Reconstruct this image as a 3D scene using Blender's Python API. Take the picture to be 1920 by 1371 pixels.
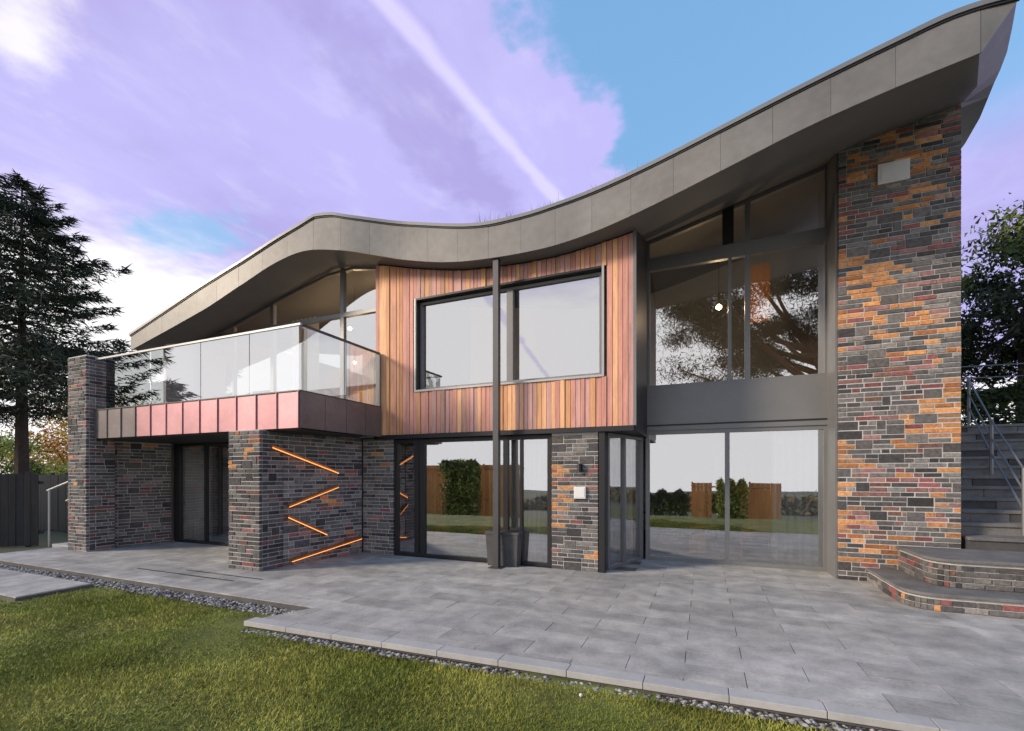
import bpy, math, random
import numpy as np
R = math.radians
random.seed(7); rng = np.random.default_rng(7)
for o in list(bpy.data.objects): bpy.data.objects.remove(o)
sc = bpy.context.scene
COL = sc.collection

# ------------------------------------------------------------------ camera
cd = bpy.data.cameras.new('camera'); cam = bpy.data.objects.new('camera', cd); COL.objects.link(cam)
cam.location = (0, 0, 1.6); cam.rotation_euler = (R(90), 0, R(22.87))
cd.sensor_width = 36; cd.lens = 16.01; cd.shift_y = 0.1065
cd.clip_start = 0.05; cd.clip_end = 3000
sc.camera = cam
sc.view_settings.view_transform = 'Standard'; sc.view_settings.look = 'None'
sc.view_settings.gamma = 1; sc.view_settings.use_curve_mapping = False
sc.view_settings.exposure = 0.48
sc.cycles.max_bounces = 8; sc.cycles.transparent_max_bounces = 16
sc.cycles.use_denoising = True

# ------------------------------------------------------------------ sky and sun
SUN = np.array([-0.72, -0.58, 0.40]); SUN /= np.linalg.norm(SUN)
w = bpy.data.worlds.new('World'); sc.world = w; w.use_nodes = True
nt = w.node_tree; N = nt.nodes; L = nt.links
for n in list(N): N.remove(n)
def wn(t, **k):
    n = N.new(t)
    for a, b in k.items(): setattr(n, a, b)
    return n
def wmath(op, a, b=None, c=None, clamp=False):
    n = wn('ShaderNodeMath', operation=op, use_clamp=clamp)
    for i, v in enumerate((a, b, c)):
        if v is None: continue
        if isinstance(v, (int, float)): n.inputs[i].default_value = v
        else: L.new(v, n.inputs[i])
    return n.outputs[0]
def wsmooth(v, a, b, lo=0.0, hi=1.0):
    n = wn('ShaderNodeMapRange', interpolation_type='SMOOTHSTEP')
    L.new(v, n.inputs[0]); n.inputs[1].default_value = a; n.inputs[2].default_value = b
    n.inputs[3].default_value = lo; n.inputs[4].default_value = hi
    return n.outputs[0]
def wmix(f, a, b):
    n = wn('ShaderNodeMix', data_type='RGBA')
    L.new(f, n.inputs[0])
    for i, v in ((6, a), (7, b)):
        if isinstance(v, tuple): n.inputs[i].default_value = (*v, 1)
        else: L.new(v, n.inputs[i])
    return n.outputs[2]
tc = wn('ShaderNodeTexCoord'); sx = wn('ShaderNodeSeparateXYZ'); L.new(tc.outputs['Generated'], sx.inputs[0])
zz = wmath('MAXIMUM', sx.outputs[2], 0.04)
px = wmath('DIVIDE', sx.outputs[0], zz); py = wmath('DIVIDE', sx.outputs[1], zz)
cp = wn('ShaderNodeCombineXYZ'); L.new(px, cp.inputs[0]); L.new(py, cp.inputs[1])
def wnoise(scale, detail=4, off=0.0, sy=1.0, rot=0):
    m = wn('ShaderNodeMapping'); L.new(cp.outputs[0], m.inputs[0])
    m.inputs['Location'].default_value = (off, off * .7, off); m.inputs['Scale'].default_value = (1, sy, 1)
    m.inputs['Rotation'].default_value = (0, 0, rot)
    n = wn('ShaderNodeTexNoise'); L.new(m.outputs[0], n.inputs['Vector'])
    n.inputs['Scale'].default_value = scale; n.inputs['Detail'].default_value = detail
    n.inputs['Roughness'].default_value = .55
    return n.outputs['Fac']
sky = wn('ShaderNodeTexSky', sky_type='NISHITA'); sky.sun_disc = False
sky.sun_elevation = math.asin(SUN[2]); sky.sun_rotation = math.atan2(SUN[0], SUN[1])
sky.air_density = 1.2; sky.dust_density = .6; sky.ozone_density = 1.5
nz1 = wnoise(1.3, 5); nz2 = wnoise(3.0, 6, 3.1, .35, -.25); nz3 = wnoise(0.8, 4, 8.0)
plen = wmath('SQRT', wmath('ADD', wmath('MULTIPLY', px, px), wmath('MULTIPLY', py, py)))
# cloud sheet colour: lavender, with darker violet folds
cloud = wmix(wsmooth(nz1, .44, .70), (.41, .385, .705), (.345, .315, .61))
def blob(cx_, cy_, rx_, ry_, k=.9, nz=None):
    ax = wmath('DIVIDE', wmath('SUBTRACT', px, cx_), rx_); ay = wmath('DIVIDE', wmath('SUBTRACT', py, cy_), ry_)
    return wmath('ADD', wmath('SQRT', wmath('ADD', wmath('MULTIPLY', ax, ax), wmath('MULTIPLY', ay, ay))), wmath('MULTIPLY', wmath('SUBTRACT', nz or nz4, .5), k * 2))
nz4 = wnoise(5.5, 8, 5.0); nz5 = wnoise(9.0, 7, 2.0, .5, .5)
cloud = wmix(wsmooth(blob(-.74, 1.12, .17, .55), 1.15, .55, 0, .75), cloud, (.30, .27, .55))
cloud = wmix(wsmooth(blob(-1.95, 1.22, .34, .20), 1.15, .55, 0, .85), cloud, (.24, .42, .66))
cloud = wmix(wsmooth(nz5, .50, .72, 0, .28), cloud, (.55, .53, .74))
cloud = wmix(wsmooth(nz2, .50, .78, 0, .35), cloud, (.52, .50, .74))
# pale band towards the horizon on the sunset side and behind the viewer
v = wmath('ADD', plen, wmath('ADD', wmath('MULTIPLY', px, -.48), wmath('MULTIPLY', py, -.36)))
v = wmath('ADD', v, wmath('ADD', wmath('MULTIPLY', wmath('SUBTRACT', nz3, .5), 1.4), wmath('MULTIPLY', wmath('SUBTRACT', nz4, .5), 1.0)))
glow = wsmooth(v, 2.6, 4.0)
cloud = wmix(glow, cloud, (.90, .885, .895))
# wisps
dx = wmath('ADD', px, 1.40); dy = wmath('SUBTRACT', py, .50)
a_ = wmath('ADD', wmath('MULTIPLY', dx, .92), wmath('MULTIPLY', dy, -.39)); b_ = wmath('ADD', wmath('MULTIPLY', dx, .39), wmath('MULTIPLY', dy, .92))
gg = wmath('SQRT', wmath('ADD', wmath('POWER', wmath('DIVIDE', a_, .42), 2.0), wmath('POWER', wmath('DIVIDE', b_, .15), 2.0)))
gg = wmath('ADD', gg, wmath('MULTIPLY', wmath('SUBTRACT', nz4, .5), 1.8))
cloud = wmix(wsmooth(gg, .95, .15, 0, .8), cloud, (.80, .775, .75))
# break in the cloud: blue
bl = wmath('SUBTRACT', wmath('ADD', px, .42), wmath('MULTIPLY', wmath('SUBTRACT', py, .85), .27))
bl = wmath('ADD', bl, wmath('ADD', wmath('MULTIPLY', wmath('SUBTRACT', nz1, .5), .55), wmath('MULTIPLY', wmath('SUBTRACT', nz4, .5), .45)))
m1 = wsmooth(bl, -.02, .09)
m2 = wsmooth(wmath('ADD', plen, wmath('MULTIPLY', wmath('SUBTRACT', nz3, .5), 1.2)), 2.2, 1.55)
blue = wmath('MULTIPLY', m1, m2)
blue = wmath('MULTIPLY', blue, .96)
# vapour trail
d = wmath('SUBTRACT', wmath('ADD', px, .625), wmath('MULTIPLY', wmath('SUBTRACT', py, .771), .163))
d = wmath('ADD', wmath('ABSOLUTE', d), wmath('ADD', wmath('MULTIPLY', wmath('SUBTRACT', nz4, .5), .07), wmath('MULTIPLY', wmath('SUBTRACT', nz2, .5), .04)))
trail = wmath('MULTIPLY', wsmooth(d, .040, .008, 0, .7), wsmooth(py, 2.6, 1.7))
blue = wmath('MULTIPLY', blue, wmath('SUBTRACT', 1.0, trail))
cloud = wmix(blue, cloud, (.165, .385, .68))
cloud = wmix(trail, cloud, (.60, .56, .80))
b1 = wn('ShaderNodeBackground'); L.new(sky.outputs[0], b1.inputs[0]); b1.inputs[1].default_value = .15
b2 = wn('ShaderNodeBackground'); L.new(cloud, b2.inputs[0]); b2.inputs[1].default_value = 1.0
mx = wn('ShaderNodeMixShader'); L.new(wmath('MULTIPLY', blue, .40), mx.inputs[0]); L.new(b2.outputs[0], mx.inputs[1]); L.new(b1.outputs[0], mx.inputs[2])
ow = wn('ShaderNodeOutputWorld'); L.new(mx.outputs[0], ow.inputs[0])

sd = bpy.data.lights.new('sun', 'SUN'); so = bpy.data.objects.new('sun', sd); COL.objects.link(so)
sd.energy = 2.8; sd.angle = R(11); sd.color = (1, .84, .66)
from mathutils import Vector
so.rotation_euler = Vector(tuple(-SUN)).to_track_quat('-Z', 'Y').to_euler()

# ------------------------------------------------------------------ materials
def mat(name, col, rough=.75, var=.18, scale=6, bump=.0, bscale=60, metal=0, rnd=0, col2=None, c2=(.45, .6), stretch=(1, 1, 1), spec=.4, local=False):
    m = bpy.data.materials.new(name); m.use_nodes = True
    t = m.node_tree; n = t.nodes; l = t.links
    p = n['Principled BSDF']; p.inputs['Roughness'].default_value = rough; p.inputs['Metallic'].default_value = metal
    p.inputs['Specular IOR Level'].default_value = spec
    tcn = n.new('ShaderNodeTexCoord'); g = n.new('ShaderNodeNewGeometry')
    mp = n.new('ShaderNodeMapping'); l.new(tcn.outputs['Object'] if local else g.outputs['Position'], mp.inputs[0]); mp.inputs['Scale'].default_value = stretch
    def noise(s, dt=5):
        q = n.new('ShaderNodeTexNoise'); l.new(mp.outputs[0], q.inputs['Vector']); q.inputs['Scale'].default_value = s; q.inputs['Detail'].default_value = dt; return q
    q = noise(scale); q2 = noise(scale * 7.3, 3)
    add = n.new('ShaderNodeMath'); add.operation = 'MULTIPLY_ADD'; l.new(q2.outputs['Fac'], add.inputs[0]); add.inputs[1].default_value = .5
    l.new(q.outputs['Fac'], add.inputs[2])
    mr = n.new('ShaderNodeMapRange'); l.new(add.outputs[0], mr.inputs[0]); mr.inputs[1].default_value = .45; mr.inputs[2].default_value = 1.05
    mr.inputs[3].default_value = 1 - var; mr.inputs[4].default_value = 1 + var
    val = mr.outputs[0]
    if rnd:
        oi = n.new('ShaderNodeObjectInfo'); r2 = n.new('ShaderNodeMapRange'); l.new(oi.outputs['Random'], r2.inputs[0])
        r2.inputs[3].default_value = 1 - rnd; r2.inputs[4].default_value = 1 + rnd
        mu = n.new('ShaderNodeMath'); mu.operation = 'MULTIPLY'; l.new(val, mu.inputs[0]); l.new(r2.outputs[0], mu.inputs[1]); val = mu.outputs[0]
    base = n.new('ShaderNodeRGB'); base.outputs[0].default_value = (*col, 1); csrc = base.outputs[0]
    if col2:
        q3 = noise(scale * .45, 4); r3 = n.new('ShaderNodeMapRange'); l.new(q3.outputs['Fac'], r3.inputs[0]); r3.inputs[1].default_value, r3.inputs[2].default_value = c2
        mxn = n.new('ShaderNodeMix'); mxn.data_type = 'RGBA'; l.new(r3.outputs[0], mxn.inputs[0]); l.new(csrc, mxn.inputs[6]); mxn.inputs[7].default_value = (*col2, 1); csrc = mxn.outputs[2]
    vm = n.new('ShaderNodeVectorMath'); vm.operation = 'SCALE'; l.new(csrc, vm.inputs[0]); l.new(val, vm.inputs['Scale'])
    l.new(vm.outputs[0], p.inputs['Base Color'])
    if bump:
        q4 = noise(bscale, 4); b = n.new('ShaderNodeBump'); b.inputs['Strength'].default_value = bump; b.inputs['Distance'].default_value = .01
        l.new(q4.outputs['Fac'], b.inputs['Height']); l.new(b.outputs[0], p.inputs['Normal'])
    return m
def glow_mat(name, col, s):
    m = bpy.data.materials.new(name); m.use_nodes = True; p = m.node_tree.nodes['Principled BSDF']
    p.inputs['Base Color'].default_value = (*col, 1); p.inputs['Emission Color'].default_value = (*col, 1); p.inputs['Emission Strength'].default_value = s
    return m
def glass_mat(name, refl, tint=(.97, .98, .97), wav=.0, rcol=(.97, .98, 1)):
    m = bpy.data.materials.new(name); m.use_nodes = True; t = m.node_tree; n = t.nodes; l = t.links
    for q in list(n): n.remove(q)
    o = n.new('ShaderNodeOutputMaterial'); mxs = n.new('ShaderNodeMixShader'); gl = n.new('ShaderNodeBsdfGlossy'); tr = n.new('ShaderNodeBsdfTransparent')
    gl.inputs['Roughness'].default_value = .0; gl.inputs['Color'].default_value = (*rcol, 1); tr.inputs['Color'].default_value = (*tint, 1)
    fr = n.new('ShaderNodeLayerWeight'); fr.inputs[0].default_value = .35
    mr = n.new('ShaderNodeMapRange'); l.new(fr.outputs['Fresnel'], mr.inputs[0]); mr.inputs[3].default_value = refl; mr.inputs[4].default_value = .97
    l.new(mr.outputs[0], mxs.inputs[0]); l.new(tr.outputs[0], mxs.inputs[1]); l.new(gl.outputs[0], mxs.inputs[2]); l.new(mxs.outputs[0], o.inputs[0])
    if wav:
        g = n.new('ShaderNodeNewGeometry'); q = n.new('ShaderNodeTexNoise'); q.inputs['Scale'].default_value = .9; l.new(g.outputs['Position'], q.inputs['Vector'])
        b = n.new('ShaderNodeBump'); b.inputs['Strength'].default_value = wav; b.inputs['Distance'].default_value = .02; l.new(q.outputs['Fac'], b.inputs['Height']); l.new(b.outputs[0], gl.inputs['Normal'])
    return m
M = {}
M['zinc'] = mat('weathered zinc', (.175, .168, .158), .5, .22, 1.3, .08, 14, metal=.25, rnd=.06)
M['soffit'] = mat('grey soffit board', (.155, .15, .145), .7, .08, 1.2)
M['black'] = mat('black frame', (.018, .018, .02), .45, .1)
M['alu'] = mat('grey aluminium', (.20, .20, .20), .42, .06, 3, metal=.3)
M['alu_light'] = mat('light grey aluminium', (.42, .42, .42), .45, .06, 3, metal=.2)
M['steel'] = mat('dark steel', (.09, .09, .092), .4, .1, 3, metal=.5)
M['mortar'] = mat('mortar', (.50, .485, .46), .95, .2, 9, .3, 120)
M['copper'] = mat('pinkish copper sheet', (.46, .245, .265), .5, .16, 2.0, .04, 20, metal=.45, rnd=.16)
M['copper_painted_tone'] = mat('copper sheet with painted reflection and shade', (.20, .175, .172), .4, .2, 2.0, .04, 20, metal=.45, rnd=.1)  # copper with sky reflection and side shade put into its colour
M['copper_lit'] = mat('bright copper', (.75, .30, .10), .3, .1, 3, metal=.8)
BC = [(.085, .082, .083), (.125, .12, .118), (.19, .182, .172), (.50, .215, .075), (.34, .13, .045), (.24, .085, .08), (.29, .15, .14), (.055, .052, .054),
      (.105, .095, .09), (.15, .138, .13), (.36, .20, .115), (.23, .21, .195), (.19, .10, .075), (.58, .27, .10)]
for i, c in enumerate(BC): M['brick%d' % i] = mat('brick clay %d' % i, c, .88, .45, 22, .8, 70, rnd=.28)
for i, c in enumerate([(.47, .225, .10), (.55, .29, .14), (.38, .17, .075), (.42, .19, .135), (.40, .215, .175), (.31, .17, .12)]):
    M['cedar%d' % i] = mat('cedar %d' % i, tuple(v * k_ for v, k_ in zip(c, (1.42, 1.48, 1.60))), .6, .28, 6, .2, 40, rnd=.10, stretch=(4, 4, .35))
M['pave'] = mat('grey porcelain paving', (.33, .32, .30), .62, .32, 4.5, .2, 70, rnd=.16, col2=(.44, .42, .385), c2=(.35, .7))
M['pave_edge'] = mat('pale paving edge', (.42, .41, .39), .7, .15, 3, .15, 70, rnd=.08)
M['concrete'] = mat('concrete bed', (.11, .105, .10), .95, .3, 5, .3, 60)
M['pebble'] = mat('pebbles', (.30, .29, .28), .8, .4, 9)
M['soil'] = mat('soil', (.045, .036, .026), .95, .3, 8, .4, 50)
M['lawn'] = mat('lawn ground', (.10, .12, .022), .95, .35, 2.5, .5, 60, col2=(.16, .17, .04))
M['blade'] = mat('grass blade', (.23, .25, .040), .6, .5, 1.6, col2=(.39, .38, .085), spec=.2)
M['field'] = mat('fields', (.075, .085, .045), .95, .4, .05, col2=(.12, .11, .06))
M['needle'] = mat('dark needles', (.036, .050, .028), .7, .5, 1.5, spec=.2)
M['pine'] = mat('pine needles', (.030, .045, .022), .7, .5, 1.0, spec=.2)
M['leaf'] = mat('green leaves', (.06, .10, .022), .6, .5, 1.5, spec=.2, col2=(.10, .13, .03))
M['autumn'] = mat('autumn leaves', (.62, .27, .08), .6, .5, 1.5, spec=.2, col2=(.55, .42, .10))
M['lime'] = mat('yellow-green leaves', (.45, .50, .12), .6, .4, 1.5, spec=.2)
M['plantleaf'] = mat('indoor plant leaves', (.16, .24, .04), .5, .4, 3, spec=.3)
M['bark'] = mat('bark', (.06, .045, .035), .95, .3, 9, .6, 30)
M['pinebark'] = mat('pine bark', (.16, .075, .045), .95, .3, 9, .6, 30)
M['fence_dark'] = mat('dark stained timber', (.035, .032, .031), .8, .3, 4, .2, 40, rnd=.25, stretch=(3, 3, .4))
M['fence_orange'] = mat('orange stained timber', (.78, .36, .10), .7, .25, 4, .2, 40, rnd=.2, stretch=(3, 3, .4))
M['stone'] = mat('grey riven stone', (.165, .16, .155), .85, .35, 4, .5, 40, rnd=.12)
M['cube'] = mat('dark stone', (.075, .073, .072), .8, .3, 7, .4, 60)
M['plaster'] = mat('off-white plaster', (.55, .53, .50), .9, .04)
M['warmwall'] = mat('warm timber panelling', (.66, .29, .08), .5, .2, 3, stretch=(4, 4, .4))
M['floorwood'] = mat('dark oak floor', (.12, .085, .06), .5, .2, 3)
M['curtain'] = mat('pale curtain linen', (.86, .85, .83), .95, .06, 4)
_t = M['curtain'].node_tree; _o = _t.nodes['Material Output']; _p = _t.nodes['Principled BSDF']
_tr = _t.nodes.new('ShaderNodeBsdfTranslucent'); _tr.inputs[0].default_value = (.85, .84, .82, 1); _mx = _t.nodes.new('ShaderNodeMixShader'); _mx.inputs[0].default_value = .45
_t.links.new(_p.outputs[0], _mx.inputs[1]); _t.links.new(_tr.outputs[0], _mx.inputs[2]); _t.links.new(_mx.outputs[0], _o.inputs[0])
M['white'] = mat('white plastic', (.72, .71, .69), .5, .05)
M['cushion'] = mat('brown leather', (.30, .12, .05), .5, .1)
M['bulb'] = glow_mat('warm bulb', (1, .62, .22), 14)
M['led'] = glow_mat('warm led strip', (1, .36, .10), 1.5)
M['yellow'] = mat('yellow ceramic', (.80, .52, .04), .4, .05)
M['glass'] = glass_mat('window glass', .49, wav=.05)
M['glass_b'] = glass_mat('balcony glass', .50, (.88, .92, .90), wav=.03)
M['wire'] = mat('galvanised wire', (.22, .22, .225), .4, .05, metal=.5)

# ------------------------------------------------------------------ mesh helpers
class MB:
    def __init__(s): s.v = []; s.f = []; s.m = []
    def poly(s, pts, mi=0):
        b = len(s.v); s.v += [tuple(p) for p in pts]; s.f.append(tuple(range(b, b + len(pts)))); s.m.append(mi)
    def box(s, x0, x1, y0, y1, z0, z1, mi=0):
        s.hexa([(x0, y0, z0), (x1, y0, z0), (x1, y1, z0), (x0, y1, z0)], [(x0, y0, z1), (x1, y0, z1), (x1, y1, z1), (x0, y1, z1)], mi); return s
    def hexa(s, bot, top, mi=0):
        b = len(s.v); k = len(bot); s.v += [tuple(p) for p in bot] + [tuple(p) for p in top]
        s.f.append(tuple(b + i for i in reversed(range(k)))); s.f.append(tuple(b + k + i for i in range(k)))
        for i in range(k): j = (i + 1) % k; s.f.append((b + i, b + j, b + k + j, b + k + i))
        s.m += [mi] * (k + 2); return s
    def bar(s, p, q, r, r2=None, mi=0, sides=6):
        p = Vector(p); q = Vector(q); d = (q - p).normalized(); a = d.cross(Vector((0, 0, 1)) if abs(d.z) < .9 else Vector((1, 0, 0))).normalized(); c = d.cross(a)
        r2 = r if r2 is None else r2
        bot = [p + (a * math.cos(t) + c * math.sin(t)) * r for t in [2 * math.pi * i / sides for i in range(sides)]]
        top = [q + (a * math.cos(t) + c * math.sin(t)) * r2 for t in [2 * math.pi * i / sides for i in range(sides)]]
        return s.hexa(bot, top, mi)
    def obox(s, p, q, t0, t1, z0, z1, mi=0):
        """box along the plan line p->q, from t0 to t1 towards its left-hand normal"""
        dx, dy = q[0] - p[0], q[1] - p[1]; l = math.hypot(dx, dy); nx, ny = -dy / l, dx / l
        c = [(p[0] + nx * t0, p[1] + ny * t0), (q[0] + nx * t0, q[1] + ny * t0), (q[0] + nx * t1, q[1] + ny * t1), (p[0] + nx * t1, p[1] + ny * t1)]
        return s.hexa([(x, y, z0) for x, y in c], [(x, y, z1) for x, y in c], mi)
    def mesh(s, name, mats):
        me = bpy.data.meshes.new(name); me.from_pydata(s.v, [], s.f)
        for m in mats: me.materials.append(m)
        if len(mats) > 1: me.polygons.foreach_set('material_index', s.m)
        me.update(); return me
    def build(s, name, mats, parent=None, bevel=0, **k):
        if not isinstance(mats, (list, tuple)): mats = [mats]
        o = link(name, s.mesh(name, mats), parent, **k)
        if bevel:
            b = o.modifiers.new('bevel', 'BEVEL'); b.width = bevel; b.segments = 2; b.limit_method = 'ANGLE'
        return o
def link(name, data, parent=None, label=None, cat=None, group=None, kind=None, loc=None):
    o = bpy.data.objects.new(name, data); COL.objects.link(o)
    if parent is not None: o.parent = parent
    if loc: o.location = loc
    for a, b in (('label', label), ('category', cat), ('group', group), ('kind', kind)):
        if b: o[a] = b
    return o
def empty(name, loc, label, cat, group=None):
    o = link(name, None, label=label, cat=cat, group=group, loc=loc); o.empty_display_size = .2; return o
def child(name, mb, mats, root, **k):
    """mesh given in world coordinates, parented to a root that stands at its own place"""
    o = mb.build(name, mats, None, **k); o.parent = root
    base = Vector((0, 0, 0)); r = root
    while r is not None: base += r.location; r = r.parent
    o.data.transform(__import__('mathutils').Matrix.Translation(-base)); return o
def tris(name, V, F, mats, mi=None, smooth=False):
    me = bpy.data.meshes.new(name); V = np.asarray(V, np.float32); F = np.asarray(F, np.int32); k = F.shape[1]
    me.vertices.add(len(V)); me.vertices.foreach_set('co', V.ravel())
    me.loops.add(F.size); me.loops.foreach_set('vertex_index', F.ravel())
    me.polygons.add(len(F)); me.polygons.foreach_set('loop_start', np.arange(0, F.size, k, dtype=np.int32))
    for m in mats: me.materials.append(m)
    if mi is not None: me.polygons.foreach_set('material_index', np.asarray(mi, np.int32))
    me.update(calc_edges=True)
    if smooth: me.polygons.foreach_set('use_smooth', [True] * len(F))
    return me

def leaf_tris(C, size, n_dir=None, asp=.45, droop=0):
    n = len(C); a = rng.normal(size=(n, 3)); 
    if n_dir is not None: a = a * .45 + n_dir
    a /= np.linalg.norm(a, axis=1)[:, None] + 1e-9; b = np.cross(a, rng.normal(size=(n, 3))); b /= np.linalg.norm(b, axis=1)[:, None] + 1e-9
    s = (size * (.6 + .8 * rng.random(n)))[:, None]
    V = np.concatenate([C - b * s * asp * .5, C + b * s * asp * .5, C + a * s]); return V, np.stack([np.arange(n), np.arange(n) + n, np.arange(n) + 2 * n], 1)
# ------------------------------------------------------------------ the ground
def gz(x, y):
    d = np.maximum(0, -np.asarray(y, float) - 1.5); x = np.asarray(x, float)
    z = -.08 - 2.2 * (1 - np.exp(-(d / 6) ** 2)) - 9.0 * (1 - np.exp(-d / 120)) + .5 * np.sin(x / 23 + 1) * np.minimum(1, d / 60) + 1.2 * np.sin(x / 61) * np.minimum(1, d / 200)
    return z
gx = np.concatenate([np.linspace(-520, -40, 25)[:-1], np.linspace(-40, 40, 41), np.linspace(40, 520, 25)[1:]])
gy = np.concatenate([np.linspace(-340, -30, 22)[:-1], np.linspace(-30, 30, 61), np.linspace(30, 900, 20)[1:]])
GX, GY = np.meshgrid(gx, gy, indexing='ij'); V = np.stack([GX, GY, gz(GX, GY) - .03], -1).reshape(-1, 3)
nx_, ny_ = GX.shape; ii, jj = np.meshgrid(np.arange(nx_ - 1), np.arange(ny_ - 1), indexing='ij'); a = (ii * ny_ + jj).ravel()
link('ground', tris('ground', V, np.stack([a, a + ny_, a + ny_ + 1, a + 1], 1), [M['field']], smooth=True), kind='structure', label='grassy ground falling away in front of the house')

# lawn sheet in front of the terrace
def front_edge(x): return 3.44 + .04 * (x + 4.64)          # front edge line of the terrace
gx = np.linspace(-24, 11, 141); gy = np.linspace(-1.5, 4.6, 30); GX, GY = np.meshgrid(gx, gy, indexing='ij')
V = np.stack([GX, GY, -.08 + .012 * np.sin(GX * 1.7) * np.sin(GY * 1.3)], -1).reshape(-1, 3)
nx_, ny_ = GX.shape; ii, jj = np.meshgrid(np.arange(nx_ - 1), np.arange(ny_ - 1), indexing='ij'); a = (ii * ny_ + jj).ravel()
link('lawn', tris('lawn', V, np.stack([a, a + ny_, a + ny_ + 1, a + 1], 1), [M['lawn']], smooth=True), kind='structure', label='mown green lawn in front of the paved terrace')
# blades
def on_lawn(x, y):
    main = (y < front_edge(x) - .10) & (x > -4.5); left = (x <= -4.5) & (y < np.where(x > -4.9, 3.40 + (x + 4.9) * 0, 3.86))
    path = (x < -8.0 - .45 * (y - 3.8)) & (y > 2.6 - .0 * x) & (y < 3.95) & (x > -16)
    path2 = (x < -8.3) & (y > 2.95) & (y < 3.75)
    return (main | left) & ~path2
nb = 620000
rr = 1.3 + 12.0 * rng.random(nb) ** 1.35; th = R(22.87) + R(52) * (rng.random(nb) * 2 - 1)
bx = -np.sin(th) * rr; by = np.cos(th) * rr
k = on_lawn(bx, by) & (bx > -15.5); bx = bx[k]; by = by[k]; rr = rr[k]; nb = len(bx)
patch = .5 + .5 * np.sin(bx * 2.1 + 1.3 * np.sin(by * 1.7)) * np.sin(by * 2.9 + bx)
tuft = rng.random(nb) < .03; edge_ = np.abs(by - front_edge(bx)) < .25
h = (.013 + .020 * rng.random(nb)) * (.7 + .6 * patch) * np.where(tuft, 1.7, 1) * np.where(edge_, 1.25, 1); wd = .0026 + .0014 * rr / 3; an = rng.random(nb) * 2 * math.pi
lx = rng.normal(0, .014, nb); ly = rng.normal(0, .014, nb)
base = np.stack([bx, by, np.full(nb, -.08)], 1); sd_ = np.stack([np.cos(an) * wd, np.sin(an) * wd, np.zeros(nb)], 1)
V = np.concatenate([base - sd_, base + sd_, base + np.stack([lx, ly, h], 1)]); F = np.stack([np.arange(nb), np.arange(nb) + nb, np.arange(nb) + 2 * nb], 1)
link('grass', tris('grass', V, F, [M['blade']]), kind='stuff', label='short mown grass blades of the lawn')

# ------------------------------------------------------------------ terrace
def clip(poly, a, b, c):                                   # keep a*x+b*y >= c
    out = []
    for i in range(len(poly)):
        p, q = poly[i], poly[(i + 1) % len(poly)]; dp = a * p[0] + b * p[1] - c; dq = a * q[0] + b * q[1] - c
        if dp >= 0: out.append(p)
        if dp * dq < 0: t = dp / (dp - dq); out.append((p[0] + t * (q[0] - p[0]), p[1] + t * (q[1] - p[1])))
    return out
def area(p): return abs(sum(p[i][0] * p[(i + 1) % len(p)][1] - p[(i + 1) % len(p)][0] * p[i][1] for i in range(len(p)))) / 2
bed = MB()
pb = [(-4.60, 3.47), (9, 3.99), (9, 9.2), (-4.2, 9.2), (-4.2, 4.36)]; bed.hexa([(a, c, -.3) for a, c in pb], [(a, c, -.012) for a, c in pb])
bed.box(-13.2, -4.4, 4.12, 9.2, -.3, -.013)
terrace = bed.build('terrace', M['concrete'], kind='structure', label='grey paved terrace along the front of the house')
slabs = []
y = 3.23; row = 0
while y < 9.0:
    x = -13.2 + (.45 if row % 2 else 0) - .9
    while x < 4.9:
        r = [(x + .003, y + .003), (x + .897, y + .003), (x + .897, y + .297), (x + .003, y + .297)]
        if y < 7.3 or x > -1.6:
            if x + .45 > -4.5 or (y < 4.12 and x + .9 > -4.5):
                r = clip(r, -.04, 1, 3.44 + .04 * 4.64 + .155); r = clip(r, .89, -.38, .89 * -4.64 - .38 * 3.44 + .02) if r else r
                # left slanted edge only matters in front of the left terrace
                if y >= 4.12: r = [(x + .003, y + .003), (x + .897, y + .003), (x + .897, y + .297), (x + .003, y + .297)]
            else: r = clip(r, 0, 1, 4.13)
            if r: r = clip(r, -1, 0, -4.8)
            if r: r = clip(r, 1, 0, -13.15)
            if r and area(r) > .02: slabs.append(r)
        x += .9
    y += .3; row += 1
def slab_dist(r):
    cx = sum(p[0] for p in r) / len(r); cy = sum(p[1] for p in r) / len(r); f = -.3886 * cx + .9214 * cy; rt = .9214 * cx + .3884 * cy
    vis = 0 if abs(rt / f) < 1.16 else 100
    return vis + math.hypot(cx, cy)
slabs.sort(key=slab_dist)
rest = MB()
for i, r in enumerate(slabs):
    cx = sum(p[0] for p in r) / len(r); cy = sum(p[1] for p in r) / len(r)
    jz = random.uniform(-.0015, .0015)
    if i < 285:
        b = MB(); b.hexa([(p[0] - cx, p[1] - cy, -.02) for p in r], [(p[0] - cx, p[1] - cy, 0) for p in r])
        o = b.build('paving_slab', M['pave'], terrace, loc=(cx, cy, jz))
    else: rest.hexa([(p[0], p[1], -.02) for p in r], [(p[0], p[1], jz) for p in r])
if rest.v: rest.build('paving', M['pave'], terrace, kind='stuff')
# pale edge stones
x = -4.63
while x < 6.5:
    x2 = x + .6; b = MB()
    b.hexa([(x, front_edge(x), -.05), (x2 - .005, front_edge(x2), -.05), (x2 - .005, front_edge(x2) + .15, -.05), (x, front_edge(x) + .15, -.05)],
           [(x, front_edge(x), .003), (x2 - .005, front_edge(x2), .003), (x2 - .005, front_edge(x2) + .15, .003), (x, front_edge(x) + .15, .003)])
    b.build('edge_stone', M['pave_edge'], terrace, bevel=.004); x = x2
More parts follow.
